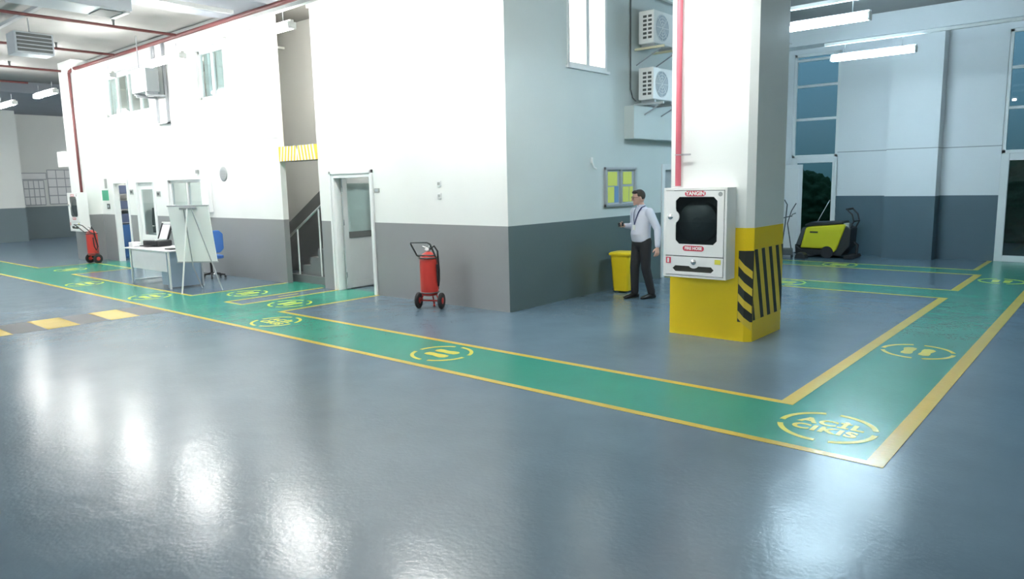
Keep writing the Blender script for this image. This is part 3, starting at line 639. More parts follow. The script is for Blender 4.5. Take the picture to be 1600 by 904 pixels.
# chamfer face runs (3.56,.07)-(3.64,.13); front strip covers the last 6 cm of the front and the chamfer
fb = MB(); fb.prism([(-.115,.069),(-.04,.069),(.041,.13),(.044,.128),(-.039,.065),(-.115,.065)], .235, 1.075, 'z'); fb.build('front_strip', 'hazblack', r)
for i in range(4):
    zt = .985-.205*i; b = MB()
    P = [(-.112,zt),(-.04,zt-.075),(-.04,zt-.165),(-.112,zt-.09)]
    b.prism(P, .0635, .0648, 'y'); 
    q = [(-.04,.0645,zt-.075),(.036,.1215,zt-.15),(.036,.1215,zt-.24),(-.04,.0645,zt-.165)]
    dx = Vector((.0006*.8,-.0009,0))
    b.add([Vector(p)+dx for p in q]+[Vector(p)-dx*0 for p in q], [(0,1,2,3),(4,7,6,5),(0,4,5,1),(1,5,6,2),(2,6,7,3),(3,7,4,0)]); b.build('yellow_slash', 'hazyel', r)
sp_ = MB().box((.0405,.131,.25),(.0445,1.03,1.09)).build('side_sheet', 'hazyel', r)
for y0_ in (-.13,.13,.34,.56,.78,.97):
    p = clip([(y0_,1.088),(y0_+.095,1.088),(y0_+.095+.24,.252),(y0_+.24,.252)], .133, 1.028, 0)
    if p: MB().prism(p, .045, .0462, 'x').build('black_stripe', 'hazblack', r)
# ------------------------------------------------------------------ wheeled fire extinguishers
def make_ext(label, loc, rz=0):
    r = thing('wheeled_extinguisher', label, 'fire extinguisher', loc, rz, None)
    MB().lathe([(.06,.20),(.12,.215),(.138,.25),(.14,.30),(.14,.74),(.132,.80),(.10,.85),(.05,.88),(.03,.89)], 28).build('tank', 'red', r)
    b = MB(); b.lathe([(.03,.885),(.032,.93),(.02,.95)], 16); b.tube([(0,0,.93),(.05,0,1.0)], .012, 8); b.tube([(0,0,.94),(-.09,-.02,.97)], .01, 8); b.build('valve', 'chrome', r)
    b = MB(); b.tube([(-.125,.05,.30),(-.13,-.02,.80),(-.15,-.10,.84),(-.155,-.30,1.03),(-.13,-.36,1.06),(.13,-.36,1.06),(.155,-.30,1.03),(.15,-.10,.84),(.13,-.02,.80),(.125,.05,.30)], .013, 8)
    b.torus((0,0,.80), .148, .012, 'z', 28, 6); b.tube([(-.15,-.10,.84),(.15,-.10,.84)], .011, 8); b.torus((0,0,.26), .144, .010, 'z', 28, 6); b.build('handle_frame', 'dark', r)
    MB().tube([(-.20,0,.125),(.20,0,.125)], .012, 8).build('axle', 'red', r); b = MB()
    for s_ in (-1,1): b.tube([(s_*.10,0,.24),(s_*.15,0,.125)], .012, 8)
    b.tube([(0,.10,.24),(0,.17,.03)], .012, 8); b.ball((0,.17,.022), .022, 10, 6); b.build('support', 'red', r)
    for s_ in (-1,1):
        T = Matrix.Translation((s_*.19,0,.125)) @ Matrix.Rotation(PI/2,4,'Y'); wh = MB().lathe([(.085,-.022),(.118,-.022),(.125,-.012),(.125,.012),(.118,.022),(.085,.022)], 28, T).build('wheel', 'rubber', r)
        MB().lathe([(.02,-.026),(.084,-.018),(.084,.018),(.02,.026)], 20, T).build('hub', 'red', wh)
    b = MB(); pts = [(.04,0,.93),(.12,-.05,.98),(.165,-.03,.90),(.16,.02,.60),(.14,.06,.45),(.15,0,.36),(.165,-.05,.46),(.16,-.06,.70)]; b.tube(pts, .014, 8); b.build('hose', 'rubber', r)
    T = Matrix.Translation((.0,-.05,.93)) @ Matrix.Rotation(PI/2,4,'X'); MB().lathe([(.03,0),(.03,.015),(.02,.02)], 16, T).build('pressure_gauge', 'white', r)
    MB().lathe([(.1415,.56),(.1415,.68)], 28).build('label', 'paper', r) if 0 else None
    return r
make_ext('red wheeled extinguisher by the white corner wall, between door and corner', (-1.28,-.42,0), math.radians(25))
e2 = make_ext('red wheeled extinguisher at the far left beside the office doors', (-14.3,-.62,0), math.radians(10))

# ------------------------------------------------------------------ signs and small things on the walls
def wallplate(name, x, z, w_, h_, label, cat, m='socket', mark=None, y=0):
    r = thing(name, label, cat, (x,y,z)); MB().box((-w_/2,-.014,-h_/2),(w_/2,0,h_/2)).build('plate', m, r, bevel=.003)
    if mark: MB().box((-w_*.3,-.0165,-h_*.25),(w_*.3,-.0142,h_*.25)).build('print', mark, r)
    return r
wallplate('door_plaque', -2.96, 1.83, .13, .07, 'small grey plaque right of the grey half-open door', 'sign', 'socket', 'paperg')
wallplate('door_plaque', -13.0, 1.88, .20, .13, 'dark plaque between the two far office doors', 'sign', 'socket', 'dark')
wallplate('door_plaque', -11.42, 1.82, .20, .13, 'dark plaque between the far office door and window', 'sign', 'socket', 'dark')
for z, lb in ((1.92,'upper small wall switch above the wheeled extinguisher'),(1.73,'lower small wall switch above the wheeled extinguisher')):
    wallplate('wall_switch', -1.42, z, .09, .09, lb, 'switch', 'whitepvc', 'socket')
MB_ = MB().box((-.008,-.006,-.085),(.008,0,.085))
wallplate('exit_sign', -14.85+.1, 1.80, .42, .28, 'green emergency sign on the wall above the far extinguisher', 'sign', 'greenp', None)
wallplate('notice_strip', -14.65, 2.12, .14, .26, 'narrow grey notice strip above the green emergency sign', 'sign', 'socket', None)
wallplate('alarm_button', -14.6, 1.50, .18, .14, 'small dark alarm box below the green emergency sign', 'switch', 'dark', 'greym')
r = thing('round_vent', 'round grey vent on the white office front above the blue chair', 'vent', (-8.15,0,2.23))
T = Matrix.Rotation(PI/2,4,'X'); MB().lathe([(.16,0),(.16,.012),(.13,.02),(.0301,.02)], 28, T).build('cover', 'ventm', r)
for zz in (-.08,-.03,.03,.08): MB().box((-.1,-.024,zz-.006),(.1,-.019,zz+.006)).build('louvre', 'greym', r)
tag(MB().box((-9.35,-.05,2.27),(-9.25,0,2.35)).build('motion_sensor', 'socket', bevel=.01), 'tiny grey sensor right of the office window', 'sensor')
tag(MB().box((-9.05,-.10,1.4),(-8.72,0,2.12)).build('junction_cabinet', 'white', bevel=.01), 'narrow white box on the wall between window and round vent', 'box')
tag(MB().box((-11.3,-.05,1.05),(-9.15,0,1.14)).build('window_ledge', 'white', bevel=.008), 'white ledge below the office window', 'ledge')
tag(MB().box((-11.25,-.06,.92),(-10.2,0,1.04)).build('counter_panel', 'white', bevel=.005), 'white panel under the office window behind the desk', 'panel')
# side wall
r = thing('notice_cabinet', 'grey framed notice board with yellow sheets on the side wall', 'notice board', (0,3.03,1.46), PI/2)
b = MB(); W = .5; b.box((-W,-.05,0),(-W+.05,0,.68)); b.box((W-.05,-.05,0),(W,0,.68)); b.box((-.03,-.05,.04),(.03,0,.64)); b.box((-W,-.05,0),(W,0,.045)); b.box((-W,-.05,.635),(W,0,.68)); b.build('frame', 'alu', r, bevel=.004)
MB().box((-W+.05,-.012,.045),(W-.05,-.002,.635)).build('backing', 'paperg', r)
for x0, x1, z0, z1, m in ((-.40,-.10,.36,.60,'papery'),(-.42,-.20,.07,.34,'papery'),(-.19,-.06,.07,.35,'paperb'),(.09,.38,.38,.60,'papery'),(.06,.28,.07,.34,'papery'),(.30,.42,.07,.34,'papery')):
    MB().box((x0,-.018,z0),(x1,-.0125,z1)).build('sheet', m, r)
r = thing('wall_hook', 'small white curved bracket left of the notice board', 'hook', (0,2.2,2.12), PI/2)
MB().tube([(-.04,-.01,.16),(-.04,-.03,.06),(-.02,-.04,.01),(.04,-.045,-.01)], .014, 8).build('arm', 'white', r); MB().box((-.07,-.012,.08),(-.01,0,.18)).build('plate', 'white', r)

# far left notice boards
def gridboard(y0, y1, z0, z1, nx, nz, label):
    r = thing('planning_board', label, 'board', (-27.998,0,0)); MB().box((0,y0,z0),(.03,y1,z1)).build('panel', 'paper', r)
    b = MB()
    for i in range(nx+1): yy = y0+(y1-y0)*i/nx; b.box((.03,yy-.015,z0),(.036,yy+.015,z1))
    for j in range(nz+1): zz = z0+(z1-z0)*j/nz; b.box((.03,y0,zz-.02),(.0365,y1,zz+.02))
    b.build('grid_lines', 'greym', r); return r
gridboard(1.75,2.50,1.40,2.42,4,3,'white planning board with a grid on the far left wall'); gridboard(2.66,3.65,1.42,2.85,3,4,'taller gridded rack board right of the far planning board')
gridboard(1.40,2.62,2.46,2.72,1,1,'pale header strip above the far planning board')

# ------------------------------------------------------------------ storage in the first office
r = thing('storage_rack', 'grey metal rack of dark blue goods seen through the far left doorway', 'rack', (-15.55,.95,0))
b = MB()
for yy in (-.62,.62):
    for xx in (-.2,.2): b.box((xx-.02,yy-.02,0),(xx+.02,yy+.02,2.2))
b.build('upright', 'greym', r)
for z in (.98,1.36,1.80): MB().box((-.22,-.64,z),(.22,.64,z+.03)).build('shelf', 'greym', r)
for z, wd in ((1.011,'lower'),(1.391,'middle'),(1.831,'upper')):
    for j, (yy, sd, hh_) in enumerate(((-.30,'nearer',.24),(.28,'farther',.18))):
        tag(MB().cbox((-15.53,.95+yy,z+hh_/2),(.36,.46,hh_)).build('storage_crate', 'darkblue', bevel=.02), 'dark blue crate on the %s shelf of the far office rack, %s from the doorway' % (wd, sd), 'crate', 'crates on the rack in the far left office')
r = thing('blue_cabinet', 'bright blue metal cabinet inside the far left doorway', 'cabinet', (-15.0,.85,0)); MB().box((-.3,-.55,0),(.1,.6,.95)).build('body', 'bluecab', r, bevel=.01)
for y0_ in (-.53,.04): d = MB().box((.10,y0_,.05),(.115,y0_+.54,.91)).build('door', 'bluecab', r, bevel=.004); MB().tube([(.135,y0_+.45,.45),(.135,y0_+.45,.58)], .008, 6).build('handle', 'chrome', d)
MB_c = MB().tube([(-12.84,.46,.80),(-12.83,.46,1.1),(-12.84,.46,1.45)], [.07,.08,.05], 12)
tag(MB_c.build('coat', 'dark'), 'dark coat hanging on the partition behind the second office door glass', 'coat')
# unseen lamps added to brighten the rooms, the stair and the upper floor
q = make_light('added lamp brightening the far left office', 'lampfill', 'added lamps inside the office rooms', .5); q.location = (-14.4,1.9,2.55)
for p_, lb in (((-11.6,2.2,2.55),'added lamp brightening the office behind the long window'),((-2.6,1.9,2.55),'added lamp brightening the room behind the grey half-open door'),((-9.8,1.9,5.2),'added upper lamp between the two upper windows'),((-13.2,1.9,5.2),'added upper lamp behind the far upper window'),((-4.98,.75,5.2),'added lamp brightening the stairwell above the stair')): dup(q, p_, PI/2 if p_[0] == -4.98 else 0, lb)

# ------------------------------------------------------------------ desk, its things, chair, easel
dk = thing('desk', 'white-topped office desk with blue-grey side panel before the office window', 'desk', (-8.05,-1.45,0))
MB().prism([(-1.02,-.40),(.93,-.40),(.95,.36),(-.98,.40)], .725, .75, 'z').build('desktop', 'desktop', dk, bevel=.004)
MB().box((-.80,-.335,.33),(.82,-.315,.722)).build('modesty_panel', 'desktop', dk)
MB().box((.84,-.36,.03),(.865,.34,.722)).build('side_panel', 'deskblue', dk, bevel=.003)
MB().box((.40,-.28,.06),(.83,.30,.68)).build('drawer_unit', 'deskblue', dk, bevel=.004)
for x in (-.85,.90):
    b = MB(); b.tube([(x,-.34,.0),(x,-.34,.722)], .022, 8); b.build('leg', 'whitepvc', dk)
b = MB(); b.tube([(-.85,.30,.0),(-.85,.30,.722)], .022, 8); b.build('leg', 'whitepvc', dk); b = MB(); b.tube([(.90,.31,.0),(.90,.31,.722)], .022, 8); b.build('leg', 'greym', dk)
MB().tube([(-.85,-.30,.06),(-.85,.30,.06)], .018, 8).build('stretcher', 'whitepvc', dk); MB().tube([(-.80,.28,.05),(.42,.28,.05)], .016, 8).build('stretcher', 'whitepvc', dk)
r = thing('printer', 'black inkjet printer with raised grey paper support on the desk', 'printer', (-8.62,-1.34,.751), math.radians(10))
MB().box((-.26,-.17,0),(.26,.17,.13)).build('body', 'black', r, bevel=.03); MB().box((-.2,-.19,.125),(.22,.06,.15)).build('lid', 'steel', r, bevel=.01)
T = Matrix.Translation((-.02,.14,.12)) @ Matrix.Rotation(math.radians(-22),4,'X'); MB().box((-.16,0,0),(.16,.012,.36), T).build('paper_support', 'greym', r); MB().box((-.13,-.008,.02),(.13,-.002,.33), T).build('paper', 'paper', r)
for s_ in (-1,1): MB().box((s_*.15,-.012,0),(s_*.175,.02,.37), T).build('support_edge', 'black', r)
MB().box((-.16,-.3,.02),(.16,-.17,.035)).build('output_tray', 'black', r)
tag(MB().box((-9.03,-1.76,.751),(-8.83,-1.58,.85)).build('carton', 'white', bevel=.008), 'small white carton on the left of the desk', 'box')
r = thing('desk_monitor', 'small pale screen standing at the right of the desk', 'monitor', (-7.60,-1.30,.751), math.radians(-15)); MB().box((-.15,-.02,.06),(.15,.02,.30)).build('screen', 'paperg', r, bevel=.01); MB().box((-.1,-.07,0),(.1,.07,.015)).build('base', 'black', r); MB().box((-.02,-.01,.015),(.02,.01,.07)).build('neck', 'black', r)
tag(MB().box((-7.58,-1.66,.751),(-7.33,-1.50,.775)).build('telephone', 'black', bevel=.006), 'low black telephone at the right end of the desk', 'telephone')
for i, (x, y, a) in enumerate(((-8.1,-1.7,.2),(-7.8,-1.62,-.3))):
    tag(MB().box((-.105,-.15,0),(.105,.15,.004), Matrix.Translation((x,y,.751+.005*i)) @ Matrix.Rotation(a,4,'Z')).build('paper_sheet', 'paper'), ('white paper lying in front of the printer','white paper lying between printer and telephone')[i], 'paper')

r = thing('office_chair', 'blue swivel office chair against the grey wall behind the easel', 'chair', (-8.15,-.45,0), math.radians(-100))
def rounded(w_, h_, ch=.06): return [(-w_/2+ch,0),(w_/2-ch,0),(w_/2,ch),(w_/2,h_-ch),(w_/2-ch,h_),(-w_/2+ch,h_),(-w_/2,h_-ch),(-w_/2,ch)]
MB().prism(rounded(.44,.48,.08), .20, .25, 'y', Matrix.Translation((0,0,.56))).build('backrest', 'bluefab', r, bevel=.02)
MB().prism([(x,y-.2) for x,y in rounded(.46,.44,.08)], .43, .50, 'z').build('seat', 'bluefab', r, bevel=.02)
MB().tube([(0,.26,.80),(0,.27,.55),(0,.15,.42),(0,0,.41)], .02, 8).build('back_stem', 'black', r); MB().tube([(0,0,.10),(0,0,.42)], .028, 10).build('column', 'black', r)
for k in range(5):
    a = 2*PI*k/5; lg = MB().tube([(0,0,.11),(.28*math.cos(a),.28*math.sin(a),.07)], [.025,.018], 8).build('leg', 'black', r); MB().ball((.28*math.cos(a),.28*math.sin(a),.03), .03, 10, 6).build('caster', 'black', lg)

r = thing('easel', 'white flip-chart board on a tripod easel seen from behind', 'easel', (-6.66,-1.53,0), math.radians(35))
BT = Matrix.Translation((.02,.10,.53)) @ Matrix.Rotation(math.radians(10),4,'X')
MB().box((-.40,-.01,0),(.40,.012,1.10), BT).build('board', 'whiteboard', r, bevel=.004)
b = MB(); b.box((-.41,-.016,1.09),(.41,.016,1.11), BT); b.box((-.41,-.016,-.012),(.41,.016,.012), BT); b.build('edge_rail', 'greym', r)
MB().box((-.16,-.035,1.03),(.18,-.012,1.07), BT).build('head_bracket', 'greym', r)
top = BT @ Vector((.0,-.035,1.05))
MB().tube([top, (0,-.50,0)], [.015,.015], 8).build('rear_leg', 'white', r)
MB().tube([top+Vector((-.07,0,0)), (-.06,.06,.45), (-.02,.26,.0)], .012, 8).build('leg', 'greym', r)
MB().tube([top+Vector((.08,0,0)), (.56,-.06,.0)], .012, 8).build('leg', 'greym', r)
MB().ball((.44,-.09,.32), .022, 8, 6).build('clamp_knob', 'chrome', r)

# ------------------------------------------------------------------ yellow bin by the side wall
r = thing('wheelie_bin', 'tall yellow waste bin standing against the grey side wall', 'bin', (.31,2.66,0), math.radians(8)); r.scale = (.80,.80,.92)
def rr(w_, d_, z, c=.04, oy=0): return [(-w_/2+c,-d_/2+oy,z),(w_/2-c,-d_/2+oy,z),(w_/2,-d_/2+c+oy,z),(w_/2,d_/2-c+oy,z),(w_/2-c,d_/2+oy,z),(-w_/2+c,d_/2+oy,z),(-w_/2,d_/2-c+oy,z),(-w_/2,-d_/2+c+oy,z)]
MB().loft([rr(.34,.34,.03),rr(.36,.36,.10),rr(.40,.40,.45),rr(.43,.44,.66),rr(.43,.44,.70)], True, None, False).build('body', 'binyel', r, bevel=.01)
MB().loft([rr(.50,.50,.70),rr(.50,.50,.735),rr(.44,.44,.755),rr(.36,.36,.76)], True, None, False).build('lid', 'binyel', r, bevel=.006)
for s_ in (-1,1): MB().lathe([(.05,-.015),(.05,.015)], 16, Matrix.Translation((s_*.15,.17,.05)) @ Matrix.Rotation(PI/2,4,'Y')).build('wheel', 'rubber', r)
MB().tube([(-.18,.24,.66),(-.18,.285,.69),(.18,.285,.69),(.18,.24,.66)], .012, 8).build('handle', 'binyel', r)

# ------------------------------------------------------------------ scrubbing machine and trolleys by the back wall
r = thing('floor_scrubber', 'yellow walk-behind floor scrubbing machine parked before the back wall', 'cleaning machine', (1.45,9.85,0), 0)
Y0, Y1 = -.30, .30
MB().prism([(-.50,.22),(.02,.22),(.12,.14),(.27,.14),(.32,.20),(.50,.74),(.48,.80),(-.36,.72),(-.40,.66)], Y0, Y1, 'y').build('body', 'scrubyel', r, bevel=.03)
for z in (.66,.60,.54): MB().box((.14,Y0-.012,z-.012),(.40,Y0+.002,z+.008), Matrix.Translation((0,0,0))).build('rib', 'scrubyel', r)
MB().box((-.28,Y0-.008,.585),(-.10,Y0+.002,.62)).build('badge', 'black', r)
MB().prism([(-.40,.73),(.44,.80),(.42,.86),(-.30,.83),(-.42,.77)], Y0+.03, Y1-.03, 'y').build('lid', 'black', r, bevel=.02)
MB().prism([(-.62,.06),(.42,.06),(.60,.30),(.62,.70),(.49,.76),(.31,.19),(.12,.12),(.02,.20),(-.50,.20),(-.64,.30)], Y0+.04, Y1-.04, 'y').build('chassis', 'black', r, bevel=.02)
MB().prism([(-.62,.30),(-.52,.28),(-.38,.72),(-.48,.70)], Y0+.06, Y1-.06, 'y').build('front_fender', 'dark', r, bevel=.01)
MB().lathe([(.14,-.03),(.14,.03)], 24, Matrix.Translation((.12,Y0+.02,.14)) @ Matrix.Rotation(PI/2,4,'X')).build('wheel', 'rubber', r); MB().lathe([(.14,-.03),(.14,.03)], 24, Matrix.Translation((.12,Y1-.02,.14)) @ Matrix.Rotation(PI/2,4,'X')).build('wheel', 'rubber', r)
MB().lathe([(.27,.02),(.28,.05),(.26,.10),(.1,.13)], 28, Matrix.Translation((-.38,0,0))).build('brush_deck', 'black', r)
b = MB(); b.tube([(.55,-.22,.62),(.66,-.22,.86),(.62,-.22,1.02),(.50,-.22,1.14)], .018, 8); b.tube([(.55,.22,.62),(.66,.22,.86),(.62,.22,1.02),(.50,.22,1.14)], .018, 8); b.tube([(.50,-.24,1.14),(.50,.24,1.14)], .022, 8); b.tube([(.66,-.22,.86),(.66,.22,.86)], .016, 8); b.build('push_handle', 'black', r)
MB().box((.44,-.2,.70),(.56,.0,.82)).build('control_panel', 'steel', r, bevel=.01)
MB().tube([(.55,.1,.4),(.68,.1,.3),(.66,.1,.08)], .03, 8).build('hose', 'rubber', r)
MB().prism([(.50,.02),(.70,.02),(.68,.08),(.52,.08)], -.36, .36, 'y').build('squeegee', 'rubber', r)
def trolley(label, loc, rz, mm):
    r = thing('mop_trolley', label, 'trolley', loc, rz)
    MB().box((-.16,-.2,.06),(.16,.2,.20)).build('bucket', 'dark', r, bevel=.02)
    for x, y in ((-.14,-.18),(.14,-.18),(-.14,.18),(.14,.18)): MB().ball((x,y,.03), .03, 8, 6).build('caster', 'rubber', r)
    MB().tube([(-.1,0,.2),(-.03,0,.80),(0,0,1.25),(-.06,0,1.36),(-.12,0,1.34)], .014, 8).build('handle', 'dark', r)
    MB().tube([(.12,0,.2),(.02,0,.80),(.10,0,1.10),(.20,0,1.28)], .012, 8).build('mop_stick', 'dark', r); MB().tube([(-.14,0,.92),(.12,0,.98)], .012, 8).build('cross_bar', 'dark', r)
    MB().tube([(.2,0,1.05),(.12,0,1.02),(.10,0,.96)], .012, 8).build('grip', mm, r)
    return r
trolley('dark mop trolley with tall handles left of the scrubbing machine', (.66,9.42,0), math.radians(20), 'chrome')
tag(MB().tube([(.80,10.30,.0),(1.02,10.38,.70),(1.28,10.57,1.32)], .010, 8).build('squeegee_pole', 'alu'), 'thin pale pole leaning behind the scrubbing machine', 'pole')
tag(MB().prism([(-.22,0),(.22,0),(.18,.16),(.08,.24),(-.10,.24),(-.18,.14)], -.2, .2, 'y', Matrix.Translation((1.10,9.22,0)) @ Matrix.Scale(.6,4)).build('mop_bucket', 'black', bevel=.02), 'low black bucket between mop trolley and scrubbing machine', 'bucket')

# outside hedge and parked car glimpsed through the glass
def leafy(o):
    s = o.modifiers.new('sub','SUBSURF'); s.levels = 3; s.render_levels = 3; s.subdivision_type = 'SIMPLE'
    t = bpy.data.textures.new('leaf_noise','CLOUDS'); t.noise_scale = .25; dm = o.modifiers.new('d','DISPLACE'); dm.texture = t; dm.strength = .5
for i, (x, lb) in enumerate(((-3.2,'dark hedge outside behind the left glass door'),(5.5,'dark hedge outside behind the right glass door'))):
    b = MB(); b.ball((x,16.5,.9), (3.2,.9,1.5), 24, 14); o = b.build('hedge', 'hedge', mods=leafy); tag(o, lb, 'hedge'); o['kind'] = 'stuff'

# ------------------------------------------------------------------ the walking person
pr = thing('person', 'person in white shirt, dark trousers, spectacles and lanyard walking along the side wall', 'person', (.93,2.22,0), math.radians(-22))
def voxel(v, sm=4):
    def f(o):
        m_ = o.modifiers.new('remesh','REMESH'); m_.mode = 'VOXEL'; m_.voxel_size = v; m_.use_smooth_shade = True
        s_ = o.modifiers.new('smooth','SMOOTH'); s_.iterations = sm; s_.factor = .5
    return f
V = Vector
def limb(b, pts, radii, n=14, asp=1.0, ref=None):
    # densify for roundness
    P = [V(p) for p in pts]; Q = []; R_ = []
    for i in range(len(P)-1):
        for k in range(4):
            t = k/4; Q.append(P[i].lerp(P[i+1], t)); R_.append(radii[i]*(1-t)+radii[i+1]*t)
    Q.append(P[-1]); R_.append(radii[-1]); b.tube(Q, R_, n, asp=asp, ref=ref); b.ball(P[0], radii[0]*.98, n, 8); b.ball(P[-1], radii[-1]*.98, n, 8)
HT = V((-.02,-.05,1.635))            # head centre; the face looks to -y
head = Matrix.Translation(HT) @ Matrix.Rotation(math.radians(-22),4,'Z') @ Matrix.Rotation(math.radians(6),4,'X')
sh_l, sh_r = V((.20,.0,1.41)), V((-.20,-.0,1.41))
el_l, wr_l = V((.29,.09,1.13)), V((.35,.04,.86))
el_r, wr_r = V((-.28,.05,1.15)), V((-.23,-.18,1.18))
hip_l, hip_r = V((.095,0,.93)), V((-.095,0,.93))
kn_l, an_l = V((.11,.0,.50)), V((.11,.11,.10))
kn_r, an_r = V((-.09,-.07,.50)), V((-.10,-.07,.10))
body = MB()
body.ball((0,0,0), (.076,.098,.112), 24, 16, head); body.ball((0,-.028,-.062), (.056,.066,.058), 18, 12, head)      # skull and jaw
body.tube([(0,-.088,.018),(0,-.108,-.012),(0,-.117,-.030),(0,-.094,-.040)], [.008,.012,.016,.010], 10, head)          # nose
body.ball((0,-.088,-.066), (.026,.014,.008), 12, 8, head); body.ball((0,-.086,-.080), (.022,.014,.008), 12, 8, head)   # lips
body.ball((0,-.082,-.108), (.022,.018,.014), 12, 8, head)                                                              # chin
for s_ in (-1,1):
    body.ball((s_*.078,.008,-.012), (.010,.020,.032), 10, 8, head); body.ball((s_*.030,-.084,.030), (.020,.012,.008), 10, 8, head)   # ears, brow
    body.ball((s_*.030,-.082,.006), (.013,.012,.009), 10, 8, head)
limb(body, [(0,.02,1.40),(-.01,-.005,1.50),tuple(HT+V((0,.01,-.06)))], [.075,.058,.056])
limb(body, [sh_r,el_r,wr_r], [.03,.036,.028]); limb(body, [sh_l,el_l,wr_l], [.03,.036,.028])
limb(body, [sh_l,sh_r], [.035,.035]); limb(body, [(0,.01,1.36),(0,0,1.0)], [.09,.09])
limb(body, [hip_l,kn_l,an_l], [.08,.052,.036]); limb(body, [hip_r,kn_r,an_r], [.08,.052,.036])
def hand(b, wr, d, side, palm_n, curl):
    """wr wrist, d direction of the palm, side towards the thumb, palm_n out of the palm"""
    d, side, pn = V(d).normalized(), V(side).normalized(), V(palm_n).normalized()
    T = Matrix((( *[side.x,d.x,pn.x],wr.x),(*[side.y,d.y,pn.y],wr.y),(*[side.z,d.z,pn.z],wr.z),(0,0,0,1)))
    b.loft([[(w_*math.cos(a)+o_, y, t*math.sin(a)) for a in [2*PI*k/12 for k in range(12)]] for w_, t, y, o_ in ((.026,.022,-.02,0),(.030,.019,.015,0),(.039,.017,.05,0),(.041,.016,.075,0),(.039,.013,.088,0))], True, T)
    for i, (x, ln) in enumerate(((.031,.068),(.0105,.077),(-.0105,.072),(-.031,.056))):
        p = V((x,.080,0)); a = 0; pts = [p.copy()]
        for k, f in enumerate((.45,.32,.23)):
            a += math.radians(curl*(.7,1.0,.8)[k]); p = p+V((0,math.cos(a)*ln*f,math.sin(a)*ln*f)); pts.append(p.copy())
        b.tube([tuple(q) for q in pts], [.0100,.0096,.0088,.0072], 10, T)
        b.ball(pts[-1], .0072, 8, 6, T=T)
    b.tube([(.024,.012,.004),(.048,.036,.012),(.056,.060,.022),(.050,.080,.032)], [.014,.0125,.0105,.008], 10, T)
fa_r = (wr_r-el_r).normalized(); fa_l = (wr_l-el_l).normalized()
hand(body, wr_r+fa_r*.02, fa_r+V((.05,-.0,.05)), (0,0,1), (1,0,0), 48)
hand(body, wr_l+fa_l*.02, fa_l+V((-.05,-.05,0)), (-.1,-1,.1), (-1,0,0), 22)
body.build('body', 'skin', pr, mods=voxel(.0052, 2))
# hair: cap hugging the skull
hb = MB(); hb.ball((0,.016,.028), (.087,.098,.100), 22, 14, head); hb.ball((.02,-.055,.092), (.060,.042,.030), 14, 8, head); hb.ball((-.025,-.062,.086), (.045,.032,.026), 14, 8, head)
def cut_hair(o):
    me = o.data; bm = bmesh.new(); bm.from_mesh(me); hi = head.inverted()
    for v in bm.verts:
        p = hi @ v.co
        if p.y < -.045 and p.z < .062: v.co = head @ V((p.x*.6, -.02, max(p.z,.05)))
        elif p.z < -.045: v.co = head @ V((p.x*.82, max(p.y,.02)*.85, -.045))
        elif p.y < .0 and p.z < .02: v.co = head @ V((p.x*.86, p.y*.6, max(p.z,0.0)))
    bm.to_mesh(me); bm.free(); voxel(.006, 3)(o)
hb.build('hair', 'hair', pr, mods=cut_hair)
# shirt
sh = MB()
tor = [(.145,.112,.88,.0,.0),(.178,.135,.95,.0,-.015),(.180,.148,1.05,0,-.025),(.178,.140,1.16,0,-.015),(.195,.132,1.28,0,-.0),(.205,.118,1.37,0,.008),(.170,.098,1.435,0,.012),(.085,.072,1.475,-.003,.006),(.064,.062,1.505,-.006,-.004)]
sh.loft([[(w_*math.cos(a)+ox, d_*math.sin(a)+oy, z) for a in [2*PI*k/24 for k in range(24)]] for w_, d_, z, ox, oy in tor])
limb(sh, [sh_l+V((-.01,0,-.008)),el_l,wr_l+(el_l-wr_l)*.06], [.074,.060,.042]); limb(sh, [sh_r+V((.01,0,-.008)),el_r,wr_r+(el_r-wr_r)*.10], [.074,.060,.042])
sh.build('shirt', 'shirt', pr, mods=voxel(.010, 4))
cb = MB(); nk = V((-.006,-.004,1.497))
for s_ in (-1,1): cb.add([nk+V((0,-.070,-.012)),nk+V((s_*.062,-.03,.022)),nk+V((s_*.072,-.045,-.020)),nk+V((s_*.035,-.092,-.045)),nk+V((0,-.062,-.016)),nk+V((s_*.056,-.022,.020)),nk+V((s_*.066,-.035,-.024)),nk+V((s_*.030,-.080,-.050))], [(0,1,2,3),(4,7,6,5),(0,4,5,1),(1,5,6,2),(2,6,7,3),(3,7,4,0)])
cb.torus(nk+V((0,.0,.012)), .058, .011, 'z', 24, 8); cb.build('collar', 'shirt', pr)
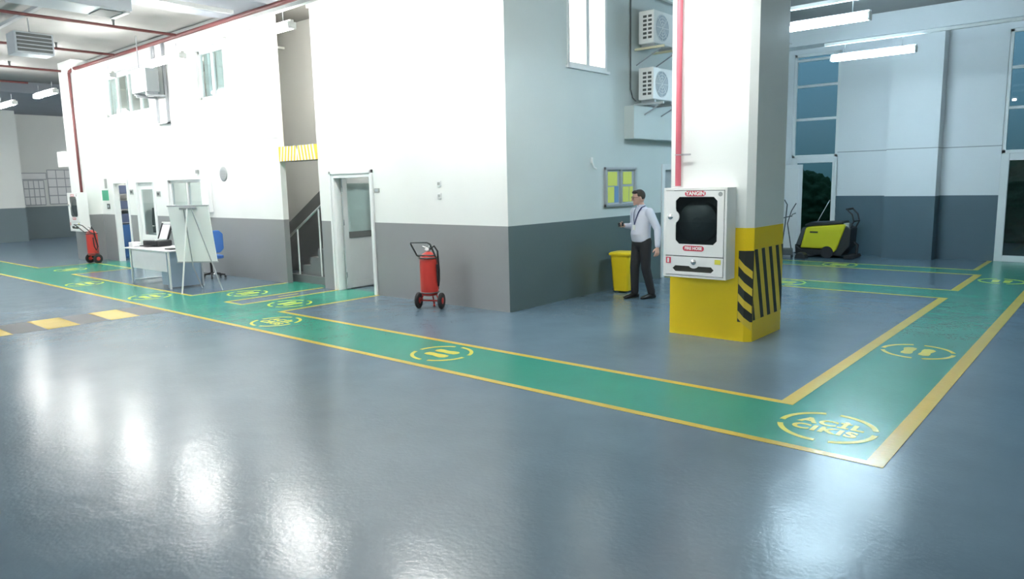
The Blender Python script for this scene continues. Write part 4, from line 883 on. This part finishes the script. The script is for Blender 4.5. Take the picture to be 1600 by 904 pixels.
# trousers and shoes
tb = MB(); tb.loft([[(w_*math.cos(a), d_*math.sin(a)-.005, z) for a in [2*PI*k/24 for k in range(24)]] for w_, d_, z in ((.10,.09,.80),(.168,.128,.88),(.172,.134,.95),(.160,.125,1.01))])
limb(tb, [hip_l,kn_l+V((0,0,0)),an_l+V((0,.01,0))], [.103,.077,.064]); limb(tb, [hip_r,kn_r,an_r+V((0,.01,0))], [.103,.077,.064])
tb.build('trousers', 'trouser', pr, mods=voxel(.011, 4))
for an, lift in ((an_l,.0),(an_r,.0)):
    s_b = MB(); s_b.loft([[(w_*math.cos(a)+an.x, y+an.y, max(0.002, zc+h_*math.sin(a))) for a in [2*PI*k/14 for k in range(14)]] for y, w_, zc, h_ in ((.085,.026,.035,.034),(.06,.040,.045,.045),(.0,.044,.055,.052),(-.07,.044,.036,.036),(-.13,.050,.028,.028),(-.18,.042,.022,.022),(-.205,.020,.016,.014))])
    s_b.build('shoe', 'shoe', pr)
# lanyard ribbons down the chest
lb_ = MB()
for s_ in (-1,1):
    pts = [V((s_*.066,.02,1.50)),V((s_*.072,-.062,1.475)),V((s_*.055,-.112,1.40)),V((s_*.03,-.138,1.30)),V((0,-.150,1.20))]
    rings = []
    for i, p in enumerate(pts):
        d = (pts[min(i+1,4)]-pts[max(i-1,0)]).normalized(); n_ = V((s_*.35,-1,.2)).normalized(); u = d.cross(n_).normalized()*.009; q = n_*.002
        rings.append([p+u+q, p-u+q, p-u-q, p+u-q])
    lb_.loft(rings, True, None, False)
ly = lb_.build('lanyard', 'lanyard', pr)
MB().box((-.035,-.160,1.10),(.035,-.154,1.20)).build('badge', 'white', ly)
gb = MB()
for s_ in (-1,1):
    gb.torus((s_*.033,-.104,.004), .023, .0028, 'y', 20, 6, head); gb.tube([(s_*.056,-.102,.010),(s_*.078,-.03,.008),(s_*.082,.02,0)], .0026, 6, head)
gb.tube([(-.011,-.106,.010),(.011,-.106,.010)], .0026, 6, head); gb.build('spectacles', 'lens', pr)
tag(MB().box((-.03,-.07,-.005),(.03,.07,.004), Matrix.Identity(4)).build('phone', 'black', bevel=.003), 'small dark phone held in the walking person\'s raised hand', 'phone')
ph = [o for o in COL.objects if o.name.startswith('phone')][0]
hw = Matrix.Translation((.93,2.22,0)) @ Matrix.Rotation(math.radians(-22),4,'Z')
c_ = hw @ (wr_r+fa_r*.115+V((.042,0,.012))); ph.location = c_; ph.rotation_euler = (math.radians(15),math.radians(80),math.radians(10))
